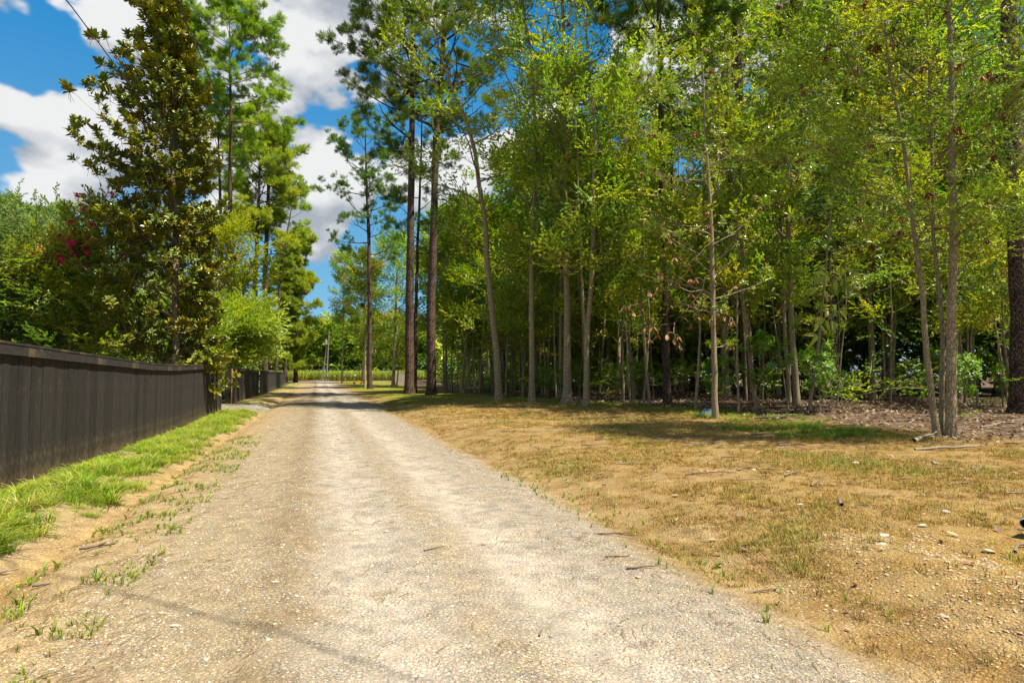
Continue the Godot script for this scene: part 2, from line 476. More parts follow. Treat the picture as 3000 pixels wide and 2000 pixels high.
func tree(called: String, label: String, category: String, group: String, stems: Array, o: Dictionary) -> Node3D:
	# stems: [[radius, [Vector3...]], ...] in world space; the first one carries the thing's origin
	rng.seed = o.get("seed", 1)
	var b0: Vector3 = stems[0][1][0]
	b0.y = height(b0.x, b0.z)
	var root := base(called, b0)
	tag(root, label, category, group)
	var bark: Material = M[o.get("bark", "oak_bark")]
	var merge: bool = o.get("merge", false)
	var trunk_mb := MB.new()
	var xfs := {}; var cols := {}
	var kinds: Array = o.sprays
	for k in kinds:
		xfs[k] = []; cols[k] = []
	var pine: bool = o.get("pine", false)
	var tint := Color(rr(0.8, 1.15), rr(0.88, 1.1), rr(0.8, 1.4))
	for si in stems.size():
		var P := []
		for q in stems[si][1]:
			P.append(q - Vector3(b0.x, 0, b0.z))
		if si > 0 and P[0].y < 0.3: P[0].y = 0.0
		var r0: float = stems[si][0]
		var top: float = P[-1].y
		var mb := trunk_mb if merge else MB.new()
		trunk_mesh(mb, P, r0, 0.55 if pine else 0.75, o.get("sides", 12), o.get("flare", 0.6) if P[0].y < 0.1 else 0.0, o.get("us", 2.0), o.get("seed", 1) + si)
		if not merge:
			put("trunk", mb.mesh(true, false, true), bark, root)
		var hb: float = o.get("hb", 3.0)
		var R: float = o.get("R", 3.0)
		var nb: int = o.get("nb", 24)
		var nsub: int = o.get("nsub", 5)
		var nsp: int = o.get("nsp", 3)
		var scale_: float = o.get("scale", 1.0)
		for i in nb:
			var t := (i + rng.randf()) / nb
			var h := lerpf(hb, top * 0.985, pow(t, o.get("hpow", 0.85)))
			var p0 := along_trunk(P, h)
			var az: float = i * 2.39996 + rr(-0.6, 0.6) + o.get("az", 0.0)
			var prof := sin(PI * clampf(0.12 + 0.8 * t, 0, 1)) if not pine else (0.45 + 0.55 * sin(PI * clampf(0.25 + 0.62 * t, 0, 1)))
			if o.get("cone", false): prof = 1.05 - 0.7 * sst(0.6, 1.0, t)
			var L: float = R * prof * rr(0.65, 1.12)
			if o.has("lean"): L = minf(L * rr(0.75, 1.2), R * 1.08) * (1.0 + Vector3(cos(az), 0, sin(az)).dot(o.lean))
			var trunk_r: float = r0 * (pow(1.0 - clampf(h / top, 0, 1), 0.55 if pine else 0.75) * 0.97 + 0.03)
			var rb := clampf(minf(trunk_r * 0.5, L * 0.016 + 0.008), 0.006, 0.11)
			var el: float = rr(o.get("el0", 0.3), o.get("el1", 0.8)) + t * o.get("elt", 0.25)
			var pts := [p0]; var rad := [rb]
			var ns := 6
			var bend: float = o.get("bend", 0.08)
			var a2 := az
			for s in ns:
				a2 += rr(-0.25, 0.25)
				el = clampf(el + bend + rr(-0.16, 0.16), -0.7, 1.3)
				pts.append(pts[-1] + Vector3(cos(a2) * cos(el), sin(el), sin(a2) * cos(el)) * L / ns)
				rad.append(rb * (1.0 - 0.85 * (s + 1) / ns))
			var bm := trunk_mb if merge else MB.new()
			bm.tube(pts, rad, 5, false, 1.0)
			for s in nsub + 1:
				var u := 1.0 if s == nsub else lerpf(o.get("bare", 0.25), 0.97, (s + rng.randf()) / nsub)
				var fi := minf(u * ns, ns - 0.001)
				var q: Vector3 = pts[int(fi)].lerp(pts[int(fi) + 1], fi - int(fi))
				var d: Vector3 = (pts[int(fi) + 1] - pts[int(fi)]).normalized()
				var turn := (1.0 if s % 2 == 0 else -1.0) * rr(0.5, 1.15)
				if s < nsub:
					d = d.rotated(Vector3.UP, turn)
					d = (d + Vector3(0, rr(-0.25, 0.45) + o.get("sublift", 0.0), 0)).normalized()
				var sl: float = (L * 0.42 * (1.15 - 0.6 * u) + 0.25) * rr(0.7, 1.2)
				if s == nsub: sl = 0.3 * scale_
				var e1 := q + d * sl * 0.5 + Vector3(rr(-1, 1), rr(-1, 1), rr(-1, 1)) * sl * 0.08
				var e2 := q + d * sl + Vector3(rr(-1, 1), rr(-1, 1.4), rr(-1, 1)) * sl * 0.14
				var rs := clampf(rb * 0.45 * (1.1 - u), 0.004, 0.03)
				bm.tube([q, e1, e2], [rs, rs * 0.7, rs * 0.35], 4, false)
				if rng.randf() < o.get("empty", 0.08): continue
				for j in nsp:
					var w := 1.0 if j == 0 else 1.0 - 0.7 * pow(rng.randf(), 1.6)
					var at := q.lerp(e1, w * 2.0) if w < 0.5 else e1.lerp(e2, w * 2.0 - 1.0)
					var dd := ((e2 - q).normalized() + Vector3(rr(-1, 1), rr(-0.6, 0.9) + o.get("tip", 0.0), rr(-1, 1)) * (0.35 if j == 0 else 0.9)).normalized()
					var kind: String = kinds[0]
					if kinds.size() > 1 and rng.randf() < o.get("mix", 0.15): kind = kinds[1]
					if kind == "dead": dd = Vector3(rr(-0.2, 0.2), 1, rr(-0.2, 0.2)).normalized()
					var zz := Vector3(rr(-1.0, 1.0), 0.9, rr(-1.0, 1.0))
					xfs[kind].append(Transform3D(frame_y(dd, zz, scale_ * rr(0.75, 1.2)), at))
					var cc: Color = o.cols[rng.randi() % o.cols.size()]
					cc = Color(cc.r * tint.r, cc.g * tint.g, cc.b * tint.b)
					if kind == "dead": cc = Color(0.22, 0.1, 0.035)
					cols[kind].append(jit(cc, 0.16))
			if not merge:
				put("branch", bm.mesh(true, false, true), bark, root)
		# dead stubs on the bare stem
		if pine and not merge:
			for k in o.get("stubs", 5):
				var h2 := rr(hb * 0.45, hb)
				var p1 := along_trunk(P, h2)
				var a3 := rr(0, TAU)
				var l3 := rr(0.3, 1.6)
				var e := p1 + Vector3(cos(a3), rr(-0.1, 0.4), sin(a3)) * l3
				var mb2 := MB.new()
				mb2.tube([p1, p1.lerp(e, 0.5) + Vector3(0, 0.05, 0), e], [0.025, 0.016, 0.006], 5, false)
				put("branch", mb2.mesh(true, false, true), bark, root)
	if merge:
		put("trunk", trunk_mb.mesh(true, false, true), bark, root)
	var lm := {"oak": "oak_leaf", "far": "oak_leaf", "fine": "oak_leaf", "bay": "bay_leaf", "mag": "magnolia_leaf", "pine": "needle", "dead": "dead_leaf"}
	for k in kinds:
		if xfs[k].is_empty(): continue
		var single: int = o.get("leaves", 0)
		# the shoots that show largest get every leaf as a part of its own
		if single > 0 and LEAF.has(k):
			var order := range(xfs[k].size())
			var eye := Vector3(0, 1.44, 0) - b0
			order.sort_custom(func(a, b): return xfs[k][a].origin.distance_squared_to(eye) < xfs[k][b].origin.distance_squared_to(eye))
			var keep_x := []; var keep_c := []
			var made := 0
			for n in order.size():
				var id: int = order[n]
				if made < single and n % 3 != 1:
					var X: Transform3D = xfs[k][id]
					var one: String = {"bay": "bay_one", "mag": "mag_one", "dead": "dead_one"}[k]
					var tone := Color(cols[k][id])
					for e in LEAF[k][id % LEAF[k].size()]:
						var lb := frame_y(e[1], e[2], e[3])
						var leaf := put("leaf", LEAF[one][rng.randi() % 3], toned(lm[k], tone), root, X * Transform3D(lb, e[0]))
						leaf.name = "leaf"
						made += 1
				else:
					keep_x.append(xfs[k][id]); keep_c.append(cols[k][id])
			xfs[k] = keep_x; cols[k] = keep_c
		var sets: Array = SPRAY[k]
		for n in sets.size():
			var xs := []; var cs := []
			for i in range(n, xfs[k].size(), sets.size()):
				xs.append(xfs[k][i]); cs.append(cols[k][i])
			if xs.size():
				var cr := scatter("dead_leaves" if k == "dead" else "crown", sets[n], M[lm[k]], xs, cs, root)
				tag(cr, "", "", "", "stuff")
	return root

var toned_cache := {}
func toned(name_: String, c: Color) -> StandardMaterial3D:
	# a few tones of a leaf material, shared between single leaves
	var key := "%s %d" % [name_, int(c.g * 60.0)]
	if not toned_cache.has(key):
		var m: StandardMaterial3D = M[name_].duplicate()
		m.albedo_color = Color(c.r, c.g, c.b).linear_to_srgb()
		toned_cache[key] = m
	return toned_cache[key]

func V(a: Array) -> Array:
	var out := []
	for i in range(0, a.size(), 3):
		out.append(Vector3(a[i], a[i + 1], a[i + 2]))
	return out

# radius at the foot and the line of each stem (x, y, z ...), in metres
const TREES := {
	"R1": [0.278, [5.43, 0.00, -70.09, 5.29, 8.88, -70.13, 5.13, 16.40, -70.18, 4.75, 24.01, -70.29, 4.63, 29.00, -70.33]],
	"R1b": [0.137, [5.20, 0.00, -74.03, 5.13, 9.28, -74.05, 5.25, 14.82, -74.02]],
	"R2": [0.227, [8.73, 0.00, -77.26, 8.98, 10.56, -77.19, 9.05, 15.58, -77.16, 9.06, 17.00, -77.16]],
	"R3": [0.315, [5.98, 0.00, -43.33, 5.97, 6.12, -43.33, 6.00, 13.25, -43.32, 6.01, 20.50, -43.32, 6.02, 31.00, -43.32]],
	"R3b": [0.150, [6.82, 0.00, -46.18, 6.80, 5.19, -46.18, 6.92, 11.51, -46.15, 7.08, 16.63, -46.10, 7.16, 22.00, -46.08]],
	"R4": [0.307, [6.96, 0.00, -40.30, 6.94, 5.84, -40.30, 7.05, 11.03, -40.27, 7.18, 17.06, -40.23, 7.42, 20.03, -40.15, 7.90, 32.00, -40.00]],
	"R5": [0.169, [8.16, 0.00, -28.63, 8.06, 2.24, -28.66, 7.86, 4.03, -28.72, 7.62, 6.74, -28.80, 7.52, 8.47, -28.83, 7.05, 11.92, -28.97, 6.71, 13.34, -29.08, 5.97, 15.05, -29.31, 5.44, 16.61, -29.47, 4.52, 22.00, -29.75]],
	"R6": [0.137, [9.16, 0.00, -26.69, 9.13, 3.90, -26.70, 9.16, 8.11, -26.69, 9.30, 9.23, -26.65, 9.30, 11.91, -26.64, 9.15, 15.97, -26.69, 8.89, 17.34, -26.77, 8.37, 23.00, -26.93]],
	"R7": [0.172, [10.44, 0.00, -25.69, 10.43, 3.85, -25.69, 10.45, 7.97, -25.69, 10.40, 9.72, -25.70, 10.35, 13.01, -25.71, 10.31, 16.33, -25.73, 10.25, 25.00, -25.75]],
	"R7b": [0.100, [12.31, 0.00, -31.24, 12.32, 3.25, -31.23, 12.35, 6.99, -31.22, 12.30, 12.46, -31.24, 12.28, 17.00, -31.24]],
	"R8": [0.118, [10.48, 0.00, -23.74, 10.47, 2.14, -23.74, 10.50, 2.85, -23.73, 10.69, 4.52, -23.67, 10.80, 6.92, -23.64, 10.82, 9.16, -23.63, 10.89, 11.61, -23.61, 10.57, 15.02, -23.71, 10.34, 20.00, -23.78]],
	"R9": [0.159, [14.14, 0.00, -23.69, 14.16, 5.88, -23.68, 14.06, 9.47, -23.71, 14.06, 13.95, -23.71, 14.03, 17.85, -23.72, 14.00, 28.00, -23.73]],
	"R9b": [0.178, [22.16, 0.00, -36.27, 22.24, 5.91, -36.25, 22.24, 12.70, -36.24, 22.25, 26.00, -36.24]],
	"R10": [0.093, [11.52, 0.00, -16.50, 11.48, 2.84, -16.52, 11.50, 5.51, -16.51, 11.46, 6.28, -16.52, 11.38, 8.55, -16.55, 11.34, 9.92, -16.56, 11.32, 11.50, -16.57]],
	"R11": [0.254, [18.04, 0.00, -23.35, 17.89, 3.46, -23.39, 17.81, 7.31, -23.42, 17.94, 9.72, -23.38, 17.82, 14.34, -23.42, 17.77, 17.01, -23.43, 17.67, 27.00, -23.46]],
	"R11b": [0.223, [25.68, 0.00, -35.19, 25.87, 10.42, -35.13, 25.86, 19.62, -35.13, 25.85, 27.00, -35.13]],
	"R12": [0.130, [16.59, 0.00, -18.87, 16.48, 2.06, -18.90, 16.46, 4.17, -18.91, 16.46, 6.86, -18.91, 16.47, 7.22, -18.91, 16.49, 11.58, -18.90, 16.50, 15.00, -18.90]],
	"R13": [0.061, [15.33, 0.00, -16.87, 15.48, 1.22, -16.82, 15.67, 2.24, -16.76, 15.92, 4.39, -16.69, 16.13, 6.32, -16.62, 16.28, 9.00, -16.58]],
	"R14a": [0.065, [12.55, 0.00, -10.20, 12.47, 1.04, -10.22, 12.39, 2.12, -10.25, 12.31, 3.36, -10.27, 12.21, 4.62, -10.30, 12.14, 5.47, -10.32, 12.01, 6.74, -10.36, 11.81, 8.03, -10.43, 11.76, 9.67, -10.44, 11.75, 11.00, -10.44]],
	"R14b": [0.052, [12.93, 0.00, -10.37, 12.99, 2.44, -10.35, 12.92, 4.04, -10.37, 12.88, 4.68, -10.38, 12.91, 7.18, -10.37, 12.93, 11.50, -10.37]],
	"R14c": [0.102, [12.83, 0.00, -10.11, 12.94, 2.42, -10.08, 13.06, 4.62, -10.04, 13.08, 6.43, -10.03, 13.09, 8.36, -10.03, 13.10, 9.67, -10.03, 13.12, 13.00, -10.02]],
	"R15": [0.311, [21.16, 0.00, -14.28, 21.23, 3.81, -14.25, 21.23, 7.98, -14.26, 21.23, 12.64, -14.26, 21.23, 27.00, -14.25]],
	"R16": [0.245, [32.21, 0.00, -33.18, 32.53, 10.42, -33.08, 32.77, 26.00, -33.01]],
	"R17": [0.362, [44.41, 0.00, -42.33, 44.79, 13.11, -42.21, 44.99, 27.00, -42.15]],
	"R18": [0.321, [51.88, 0.00, -46.24, 52.39, 14.41, -46.08, 52.58, 25.00, -46.02]],
	"R19": [0.362, [34.65, 0.00, -24.36, 34.97, 8.74, -24.26, 35.32, 28.00, -24.16]],
	"R20": [0.245, [29.01, 0.00, -34.16, 29.19, 8.16, -34.11, 29.39, 26.00, -34.05]],
	"R21": [0.121, [33.10, 0.00, -36.49, 33.33, 11.17, -36.42, 33.36, 14.00, -36.41]],
	"R22": [0.155, [37.83, 0.00, -28.38, 38.20, 9.78, -28.26, 38.39, 20.00, -28.20]],
	"S1": [0.102, [10.20, 0.00, -45.98, 10.64, 5.25, -45.85, 11.14, 9.79, -45.70, 11.32, 13.00, -45.64]],
	"S2": [0.116, [10.39, 0.00, -52.79, 10.33, 10.17, -52.81, 10.32, 14.00, -52.81]],
	"S3": [0.105, [11.58, 0.00, -47.34, 11.40, 6.72, -47.40, 11.14, 9.91, -47.48, 10.97, 14.00, -47.53]],
	"S4": [0.080, [12.85, 0.00, -34.95, 12.80, 2.44, -34.97, 12.58, 6.49, -35.04, 12.40, 13.00, -35.09]],
	"S5": [0.095, [16.98, 0.00, -31.64, 16.73, 2.39, -31.72, 16.11, 4.30, -31.91, 15.14, 6.88, -32.20, 14.00, 13.00, -32.56]],
	"S6": [0.087, [10.22, 0.00, -52.84, 10.05, 10.17, -52.90, 10.04, 12.00, -52.90]],
	"S7": [0.151, [13.75, 0.00, -54.09, 13.65, 4.45, -54.12, 13.43, 10.53, -54.19, 13.33, 16.00, -54.22]],
	"S8": [0.202, [21.39, 0.00, -49.41, 21.55, 13.11, -49.36, 21.59, 20.00, -49.35]],
	"S9": [0.121, [29.89, 0.00, -37.48, 30.07, 11.17, -37.42, 30.10, 15.00, -37.41]],
	"L0": [0.131, [-4.49, 0.00, -23.35, -4.65, 6.02, -23.40, -4.97, 10.71, -23.50, -5.09, 14.20, -23.54]],
	"L1": [0.199, [-6.15, 0.00, -50.02, -6.37, 11.25, -50.09, -6.45, 17.87, -50.11, -6.50, 21.80, -50.13, -6.65, 24.35, -50.17, -6.78, 28.50, -50.21]],
	"L1b": [0.195, [-7.06, 0.00, -52.39, -7.23, 11.91, -52.45, -7.50, 16.97, -52.53, -7.64, 20.47, -52.57, -7.67, 22.00, -52.58]],
	"L2": [0.285, [-5.82, 0.00, -66.66, -6.04, 11.72, -66.73, -5.92, 17.02, -66.69, -5.83, 25.00, -66.66]],
	"L3": [0.316, [-5.16, 0.00, -69.60, -5.38, 12.22, -69.66, -5.25, 20.66, -69.62, -5.19, 28.00, -69.60]],
	"L4": [0.195, [-5.12, 0.00, -85.28, -4.79, 14.71, -85.17, -3.90, 20.70, -84.90, -3.19, 25.10, -84.68]],
	"L5": [0.330, [-3.40, 0.00, -108.85, -3.50, 13.58, -108.88, -3.31, 22.17, -108.83, -3.29, 24.00, -108.82]],
	"L6": [0.351, [-4.90, 0.00, -106.13, -5.05, 12.28, -106.18, -5.09, 19.95, -106.19, -5.09, 21.00, -106.19]],
}

const OAK_C := [Color(0.34, 0.43, 0.03), Color(0.25, 0.37, 0.03), Color(0.48, 0.51, 0.033), Color(0.16, 0.27, 0.028)]
const YEL_C := [Color(0.5, 0.46, 0.025), Color(0.4, 0.42, 0.03), Color(0.3, 0.36, 0.03)]
const BAY_C := [Color(0.25, 0.35, 0.035), Color(0.19, 0.29, 0.04), Color(0.34, 0.39, 0.04)]
const MAG_C := [Color(0.21, 0.24, 0.032), Color(0.28, 0.25, 0.028), Color(0.15, 0.2, 0.04)]
const PINE_C := [Color(0.16, 0.24, 0.022), Color(0.2, 0.27, 0.022), Color(0.13, 0.2, 0.024)]
const PINE_B := [Color(0.34, 0.43, 0.02), Color(0.42, 0.47, 0.02), Color(0.25, 0.35, 0.02)]
const DARK_C := [Color(0.18, 0.31, 0.045), Color(0.14, 0.25, 0.04), Color(0.23, 0.36, 0.045)]

func stem(k: String) -> Array:
	return [TREES[k][0], V(TREES[k][1])]

func pine_o(seed_: int, hb: float, R: float, extra := {}) -> Dictionary:
	var d := {"seed": seed_, "pine": true, "bark": "pine_bark", "sprays": ["pine"], "cols": PINE_C, "hb": hb, "R": R, "nb": 30, "nsub": 7, "nsp": 3, "el0": -0.1, "el1": 0.35, "elt": 0.5, "bend": 0.05, "bare": 0.35, "scale": 1.15, "sublift": 0.1, "tip": 0.3, "us": 3.0, "sides": 16, "flare": 0.35}
	d.merge(extra, true)
	return d

func oak_o(seed_: int, hb: float, R: float, extra := {}) -> Dictionary:
	var d := {"seed": seed_, "bark": "oak_bark", "sprays": ["oak"], "cols": OAK_C, "hb": hb, "R": R, "nb": 28, "nsub": 6, "nsp": 3, "el0": 0.15, "el1": 0.75, "elt": 0.3, "bend": 0.02, "bare": 0.25, "scale": 1.15, "us": 2.0, "sides": 12, "hpow": 0.9}
	d.merge(extra, true)
	return d

func plant_trees() -> void:
	# --- edge of the wood, from the far end of the lane to the near right
	tree("pine_tree", "lone pine with open rounded crown standing clear against the clouds", "tree", "", [stem("R1")], pine_o(101, 13.0, 4.6, {"nb": 30, "nsp": 2, "az": 1.0}))
	tree("young_tree", "slim leafy tree hard beside the lone pine's trunk", "tree", "", [stem("R1b")], oak_o(102, 4.0, 2.0, {"nb": 16, "nsub": 4, "scale": 1.6, "sprays": ["oak"]}))
	tree("oak_tree", "forked leafy tree between the lone pine and the pair of tall pines", "tree", "", [stem("R2")], oak_o(103, 4.5, 4.0, {"nb": 24, "nsub": 5, "scale": 1.6}))
	tree("young_tree", "slim leafy tree alone at the far right corner of the lane", "tree", "", [[0.12, V([3.7, 0, -103.5, 3.75, 10, -103.5, 3.7, 20.5, -103.5])]], oak_o(140, 7.5, 1.9, {"nb": 24, "nsub": 5, "nsp": 3, "scale": 1.5}))
	tree("pine_tree", "thin pine between the far corner tree and the lone pine", "tree", "", [[0.16, V([6.6, 0, -100.0, 6.7, 9, -100.0, 6.9, 19.0, -100.0])]], pine_o(141, 8.0, 2.6, {"nb": 24, "scale": 1.5, "nsp": 2}))
	tree("young_tree", "low leafy tree with pale bent stem left of the lone pine", "tree", "", [[0.1, V([6.6, 0, -88.0, 6.9, 3, -88.0, 7.4, 8.0, -88.0])]], oak_o(142, 2.0, 2.6, {"nb": 24, "nsub": 5, "nsp": 3, "scale": 1.4, "bark": "smooth_bark"}))
	tree("young_tree", "low bushy tree right behind the lone pine", "tree", "", [[0.1, V([10.0, 0, -84.0, 10.2, 3, -84.0, 10.4, 8.5, -84.0])]], oak_o(143, 1.5, 3.0, {"nb": 26, "nsub": 5, "nsp": 3, "scale": 1.4}))
	tree("pine_tree", "tall dark pine, left of the two thick pines at the lane", "tree", "", [stem("R3")], pine_o(104, 17.5, 7.5, {"nb": 34, "az": 2.4, "nsp": 3}))
	tree("pine_tree", "thin pine squeezed between the two thick pines", "tree", "", [stem("R3b")], pine_o(105, 10.0, 3.0, {"nb": 22, "nsub": 5, "nsp": 2}))
	tree("pine_tree", "tall reddish pine, right of the two thick pines at the lane", "tree", "", [stem("R4")], pine_o(106, 16.5, 7.2, {"nb": 34, "az": 0.6, "nsp": 3}))
	tree("oak_tree", "grey hardwood bowing left over the verge as it rises", "tree", "", [stem("R5")], oak_o(107, 6.0, 4.6, {"nsp": 3, "nb": 24, "cols": OAK_C}))
	tree("oak_tree", "straight pale trunk with lichen, next right of the bowing hardwood", "tree", "", [stem("R6")], oak_o(108, 5.0, 4.4, {"nsp": 3, "nb": 24, "cols": OAK_C + YEL_C, "sprays": ["oak", "dead"], "mix": 0.03}))
	tree("oak_tree", "stout oak with flared roots at the mown edge", "tree", "", [stem("R7")], oak_o(109, 5.0, 5.0, {"nsp": 3, "nb": 26, "flare": 0.9, "sprays": ["oak", "dead"], "mix": 0.04}))
	tree("oak_tree", "thin straight stem just left of the flared oak", "tree", "", [stem("R7b")], oak_o(110, 5.0, 3.0, {"nsp": 3, "nb": 16}))
	tree("oak_tree", "slender tree forking into two stems, right of the flared oak", "tree", "", [stem("R8"), [0.065, V([10.5, 2.6, -23.73, 10.36, 4.6, -23.78, 10.25, 7.0, -23.8, 10.1, 13.0, -23.85])]], oak_o(111, 4.0, 3.6, {"nsp": 3, "nb": 16, "cols": OAK_C + YEL_C, "sprays": ["oak", "dead"], "mix": 0.05}))
	tree("pine_tree", "straight pine behind the hanging brown leaves", "tree", "", [stem("R9")], pine_o(112, 14.5, 4.0, {"nb": 20}))
	var sap := tree("bay_tree", "slim grey magnolia sapling with scarred trunk and brown dead leaves", "tree", "", [stem("R10")], {"seed": 113, "bark": "smooth_bark", "sprays": ["bay", "dead"], "mix": 0.12, "cols": BAY_C, "hb": 2.0, "R": 3.3, "nb": 30, "nsub": 6, "nsp": 2, "el0": -0.05, "el1": 0.5, "elt": 0.3, "bend": 0.03, "bare": 0.2, "scale": 1.0, "leaves": 240, "tip": 0.5, "flare": 0.25})
	tree("pine_tree", "thick plated pine with leafy sprigs low on its trunk", "tree", "", [stem("R11")], pine_o(114, 15.5, 4.0, {"nb": 18}))
	tree("bay_tree", "smooth pale grey trunk with a second stem pressed to its left", "tree", "", [stem("R12"), [0.085, V([16.35, 0.4, -18.95, 16.22, 3.0, -18.98, 16.2, 6.0, -18.98, 16.1, 12.0, -19.0])]], {"seed": 115, "bark": "smooth_bark", "sprays": ["bay", "dead"], "mix": 0.05, "cols": BAY_C, "hb": 3.4, "R": 3.4, "nb": 26, "nsub": 6, "nsp": 2, "el0": 0.0, "el1": 0.6, "elt": 0.3, "bend": 0.02, "bare": 0.2, "scale": 1.15, "leaves": 200, "tip": 0.5, "flare": 0.2})
	tree("bay_tree", "crooked thin sapling bearing big hanging yellow-green leaves", "tree", "", [stem("R13")], {"seed": 116, "bark": "smooth_bark", "sprays": ["bay"], "cols": BAY_C, "hb": 1.6, "R": 2.3, "nb": 18, "nsub": 3, "nsp": 2, "el0": -0.1, "el1": 0.5, "elt": 0.3, "bend": 0.0, "bare": 0.35, "scale": 1.45, "leaves": 200, "tip": 0.4, "flare": 0.2})
	var clump := tree("oak_tree", "clump of three rough grey stems nearest the camera on the right", "tree", "", [stem("R14c"), stem("R14a"), stem("R14b")], oak_o(117, 3.4, 3.0, {"nb": 26, "nsub": 6, "nsp": 3, "sprays": ["fine", "dead"], "mix": 0.09, "cols": BAY_C + OAK_C, "scale": 1.0, "flare": 0.2, "el0": -0.1, "el1": 0.6}))
	tree("pine_tree", "massive dark pine cut off by the right edge", "tree", "", [stem("R15")], pine_o(118, 17.0, 4.0, {"nb": 16}))
	limbs(sap, clump)
	# --- inside the wood
	var deep := "dark pine trunks standing back in the wood"
	for k in ["R9b", "R11b", "R16", "R17", "R18", "R19", "R20", "S8"]:
		tree("pine_tree", {"R9b": "dark pine trunk just right behind the straight pine", "R11b": "dark pine trunk left behind the thick plated pine", "R16": "dark pine trunk behind the crooked sapling", "R17": "blackish pine trunk behind the hanging vines", "R18": "blackish pine trunk midway between vines and three-stem clump", "R19": "broad dark pine trunk near the massive right-edge pine", "R20": "dark pine trunk beside the smooth pale trunk", "S8": "dark pine trunk deep behind the slender forked tree"}[k], "tree", deep, [stem(k)], pine_o(200 + k.hash() % 97, 17.0, 3.6, {"nb": 12, "nsub": 5, "nsp": 2, "merge": true, "sides": 12, "scale": 1.4}))
	var thin := "thin stems standing back in the wood"
	for k in ["R21", "R22", "S1", "S2", "S3", "S4", "S5", "S6", "S7", "S9"]:
		tree("young_tree", {"R21": "thin stem behind the crooked sapling, deep in shade", "R22": "mottled thin stem right behind the three-stem clump", "S1": "pale thin stem leaning right, left of the bowing hardwood", "S2": "thin upright stem close right of the reddish pine", "S3": "thin stem crossing behind the pale leaning one", "S4": "thin dark stem between the lichened trunk and flared oak", "S5": "dark thin stem slanting left in the middle of the wood", "S6": "thinnest stem, nearest right of the reddish pine", "S7": "thin stem directly left behind the bowing hardwood", "S9": "thin stem right behind the thick plated pine"}[k], "tree", thin, [stem(k)], oak_o(300 + k.hash() % 97, 4.0, 3.0, {"nb": 22, "nsub": 5, "nsp": 3, "merge": true, "sides": 8, "scale": 1.5}))
	# --- behind the fence
	tree("magnolia_tree", "tall southern magnolia with glossy leaves and rusty undersides behind the fence", "tree", "", [stem("L0"), [0.07, V([-4.6, 5.0, -23.4, -4.75, 8.0, -23.2, -4.6, 12.6, -23.1])]], {"seed": 120, "bark": "smooth_bark", "sprays": ["mag"], "cols": MAG_C, "lean": Vector3(-0.956, 0, -0.294) * 0.42, "hb": 1.0, "R": 2.15, "nb": 94, "nsub": 6, "nsp": 3, "el0": -0.05, "el1": 0.5, "elt": 0.5, "bend": 0.04, "bare": 0.15, "scale": 1.2, "cone": true, "leaves": 280, "tip": 0.7, "hpow": 0.95})
	tree("pine_tree", "tall pine with round bright crown right of the magnolia", "tree", "", [stem("L1")], pine_o(121, 20.0, 4.3, {"cols": PINE_B, "nb": 34, "nsp": 3, "scale": 1.1}))
	tree("pine_tree", "pine half hidden behind the magnolia's right side", "tree", "", [stem("L1b")], pine_o(122, 16.0, 2.6, {"cols": PINE_B, "nb": 16, "nsp": 2, "scale": 1.1}))
	tree("pine_tree", "left stem of the bright pine group beyond the gateway", "tree", "", [stem("L2")], pine_o(123, 14.0, 3.9, {"cols": PINE_B, "nb": 30, "nsp": 3, "scale": 1.2}))
	tree("pine_tree", "middle, thickest stem of the bright pine group beyond the gateway", "tree", "", [stem("L3")], pine_o(124, 13.5, 4.3, {"cols": PINE_B, "nb": 34, "nsp": 3, "scale": 1.2}))
	tree("pine_tree", "thin pine leaning right out of the bright group", "tree", "", [stem("L4")], pine_o(125, 17.0, 3.2, {"cols": PINE_B, "nb": 16, "nsub": 6, "nsp": 2, "scale": 1.2}))
	tree("pine_tree", "dense pine clothed to the ground at the fence's far end", "tree", "", [stem("L5")], pine_o(126, 1.5, 3.4, {"cols": PINE_B, "nb": 56, "scale": 1.6, "stubs": 0}))
	tree("pine_tree", "dense pine clothed to the ground just before the fence's far end", "tree", "", [stem("L6")], pine_o(127, 1.5, 3.0, {"cols": PINE_B, "nb": 50, "scale": 1.6, "stubs": 0}))
	tree("oak_tree", "big round grey-green evergreen oak at the left edge", "tree", "", [[0.3, V([-12.0, 0, -29.0, -11.9, 3, -29.2, -11.7, 5.6, -29.0])]], oak_o(128, 0.8, 4.4, {"el1": 0.5, "elt": 0.1, "cols": [Color(0.24, 0.33, 0.1), Color(0.29, 0.38, 0.12), Color(0.19, 0.27, 0.08)], "sprays": ["fine"], "scale": 1.7, "nb": 54, "nsub": 8, "nsp": 5, "hpow": 1.1}))
	var cm := tree("crape_myrtle", "crape myrtle with pink blossom showing behind the magnolia", "tree", "", [[0.07, V([-8.6, 0, -26.5, -8.6, 2.5, -26.5, -8.8, 5.8, -26.5])], [0.06, V([-8.5, 0, -26.4, -8.0, 2.6, -26.3, -7.4, 6.8, -26.2])]], oak_o(129, 2.2, 1.7, {"nb": 22, "nsub": 5, "scale": 0.9, "cols": OAK_C}))
	blossom(cm)
	tree("young_tree", "yellow-green leafy tree between magnolia and bright pines", "tree", "", [[0.1, V([-6.4, 0, -42.5, -6.3, 4, -42.4, -6.1, 9.6, -42.4])]], oak_o(130, 1.5, 3.2, {"cols": YEL_C, "nb": 34, "scale": 1.5, "hpow": 1.1}))
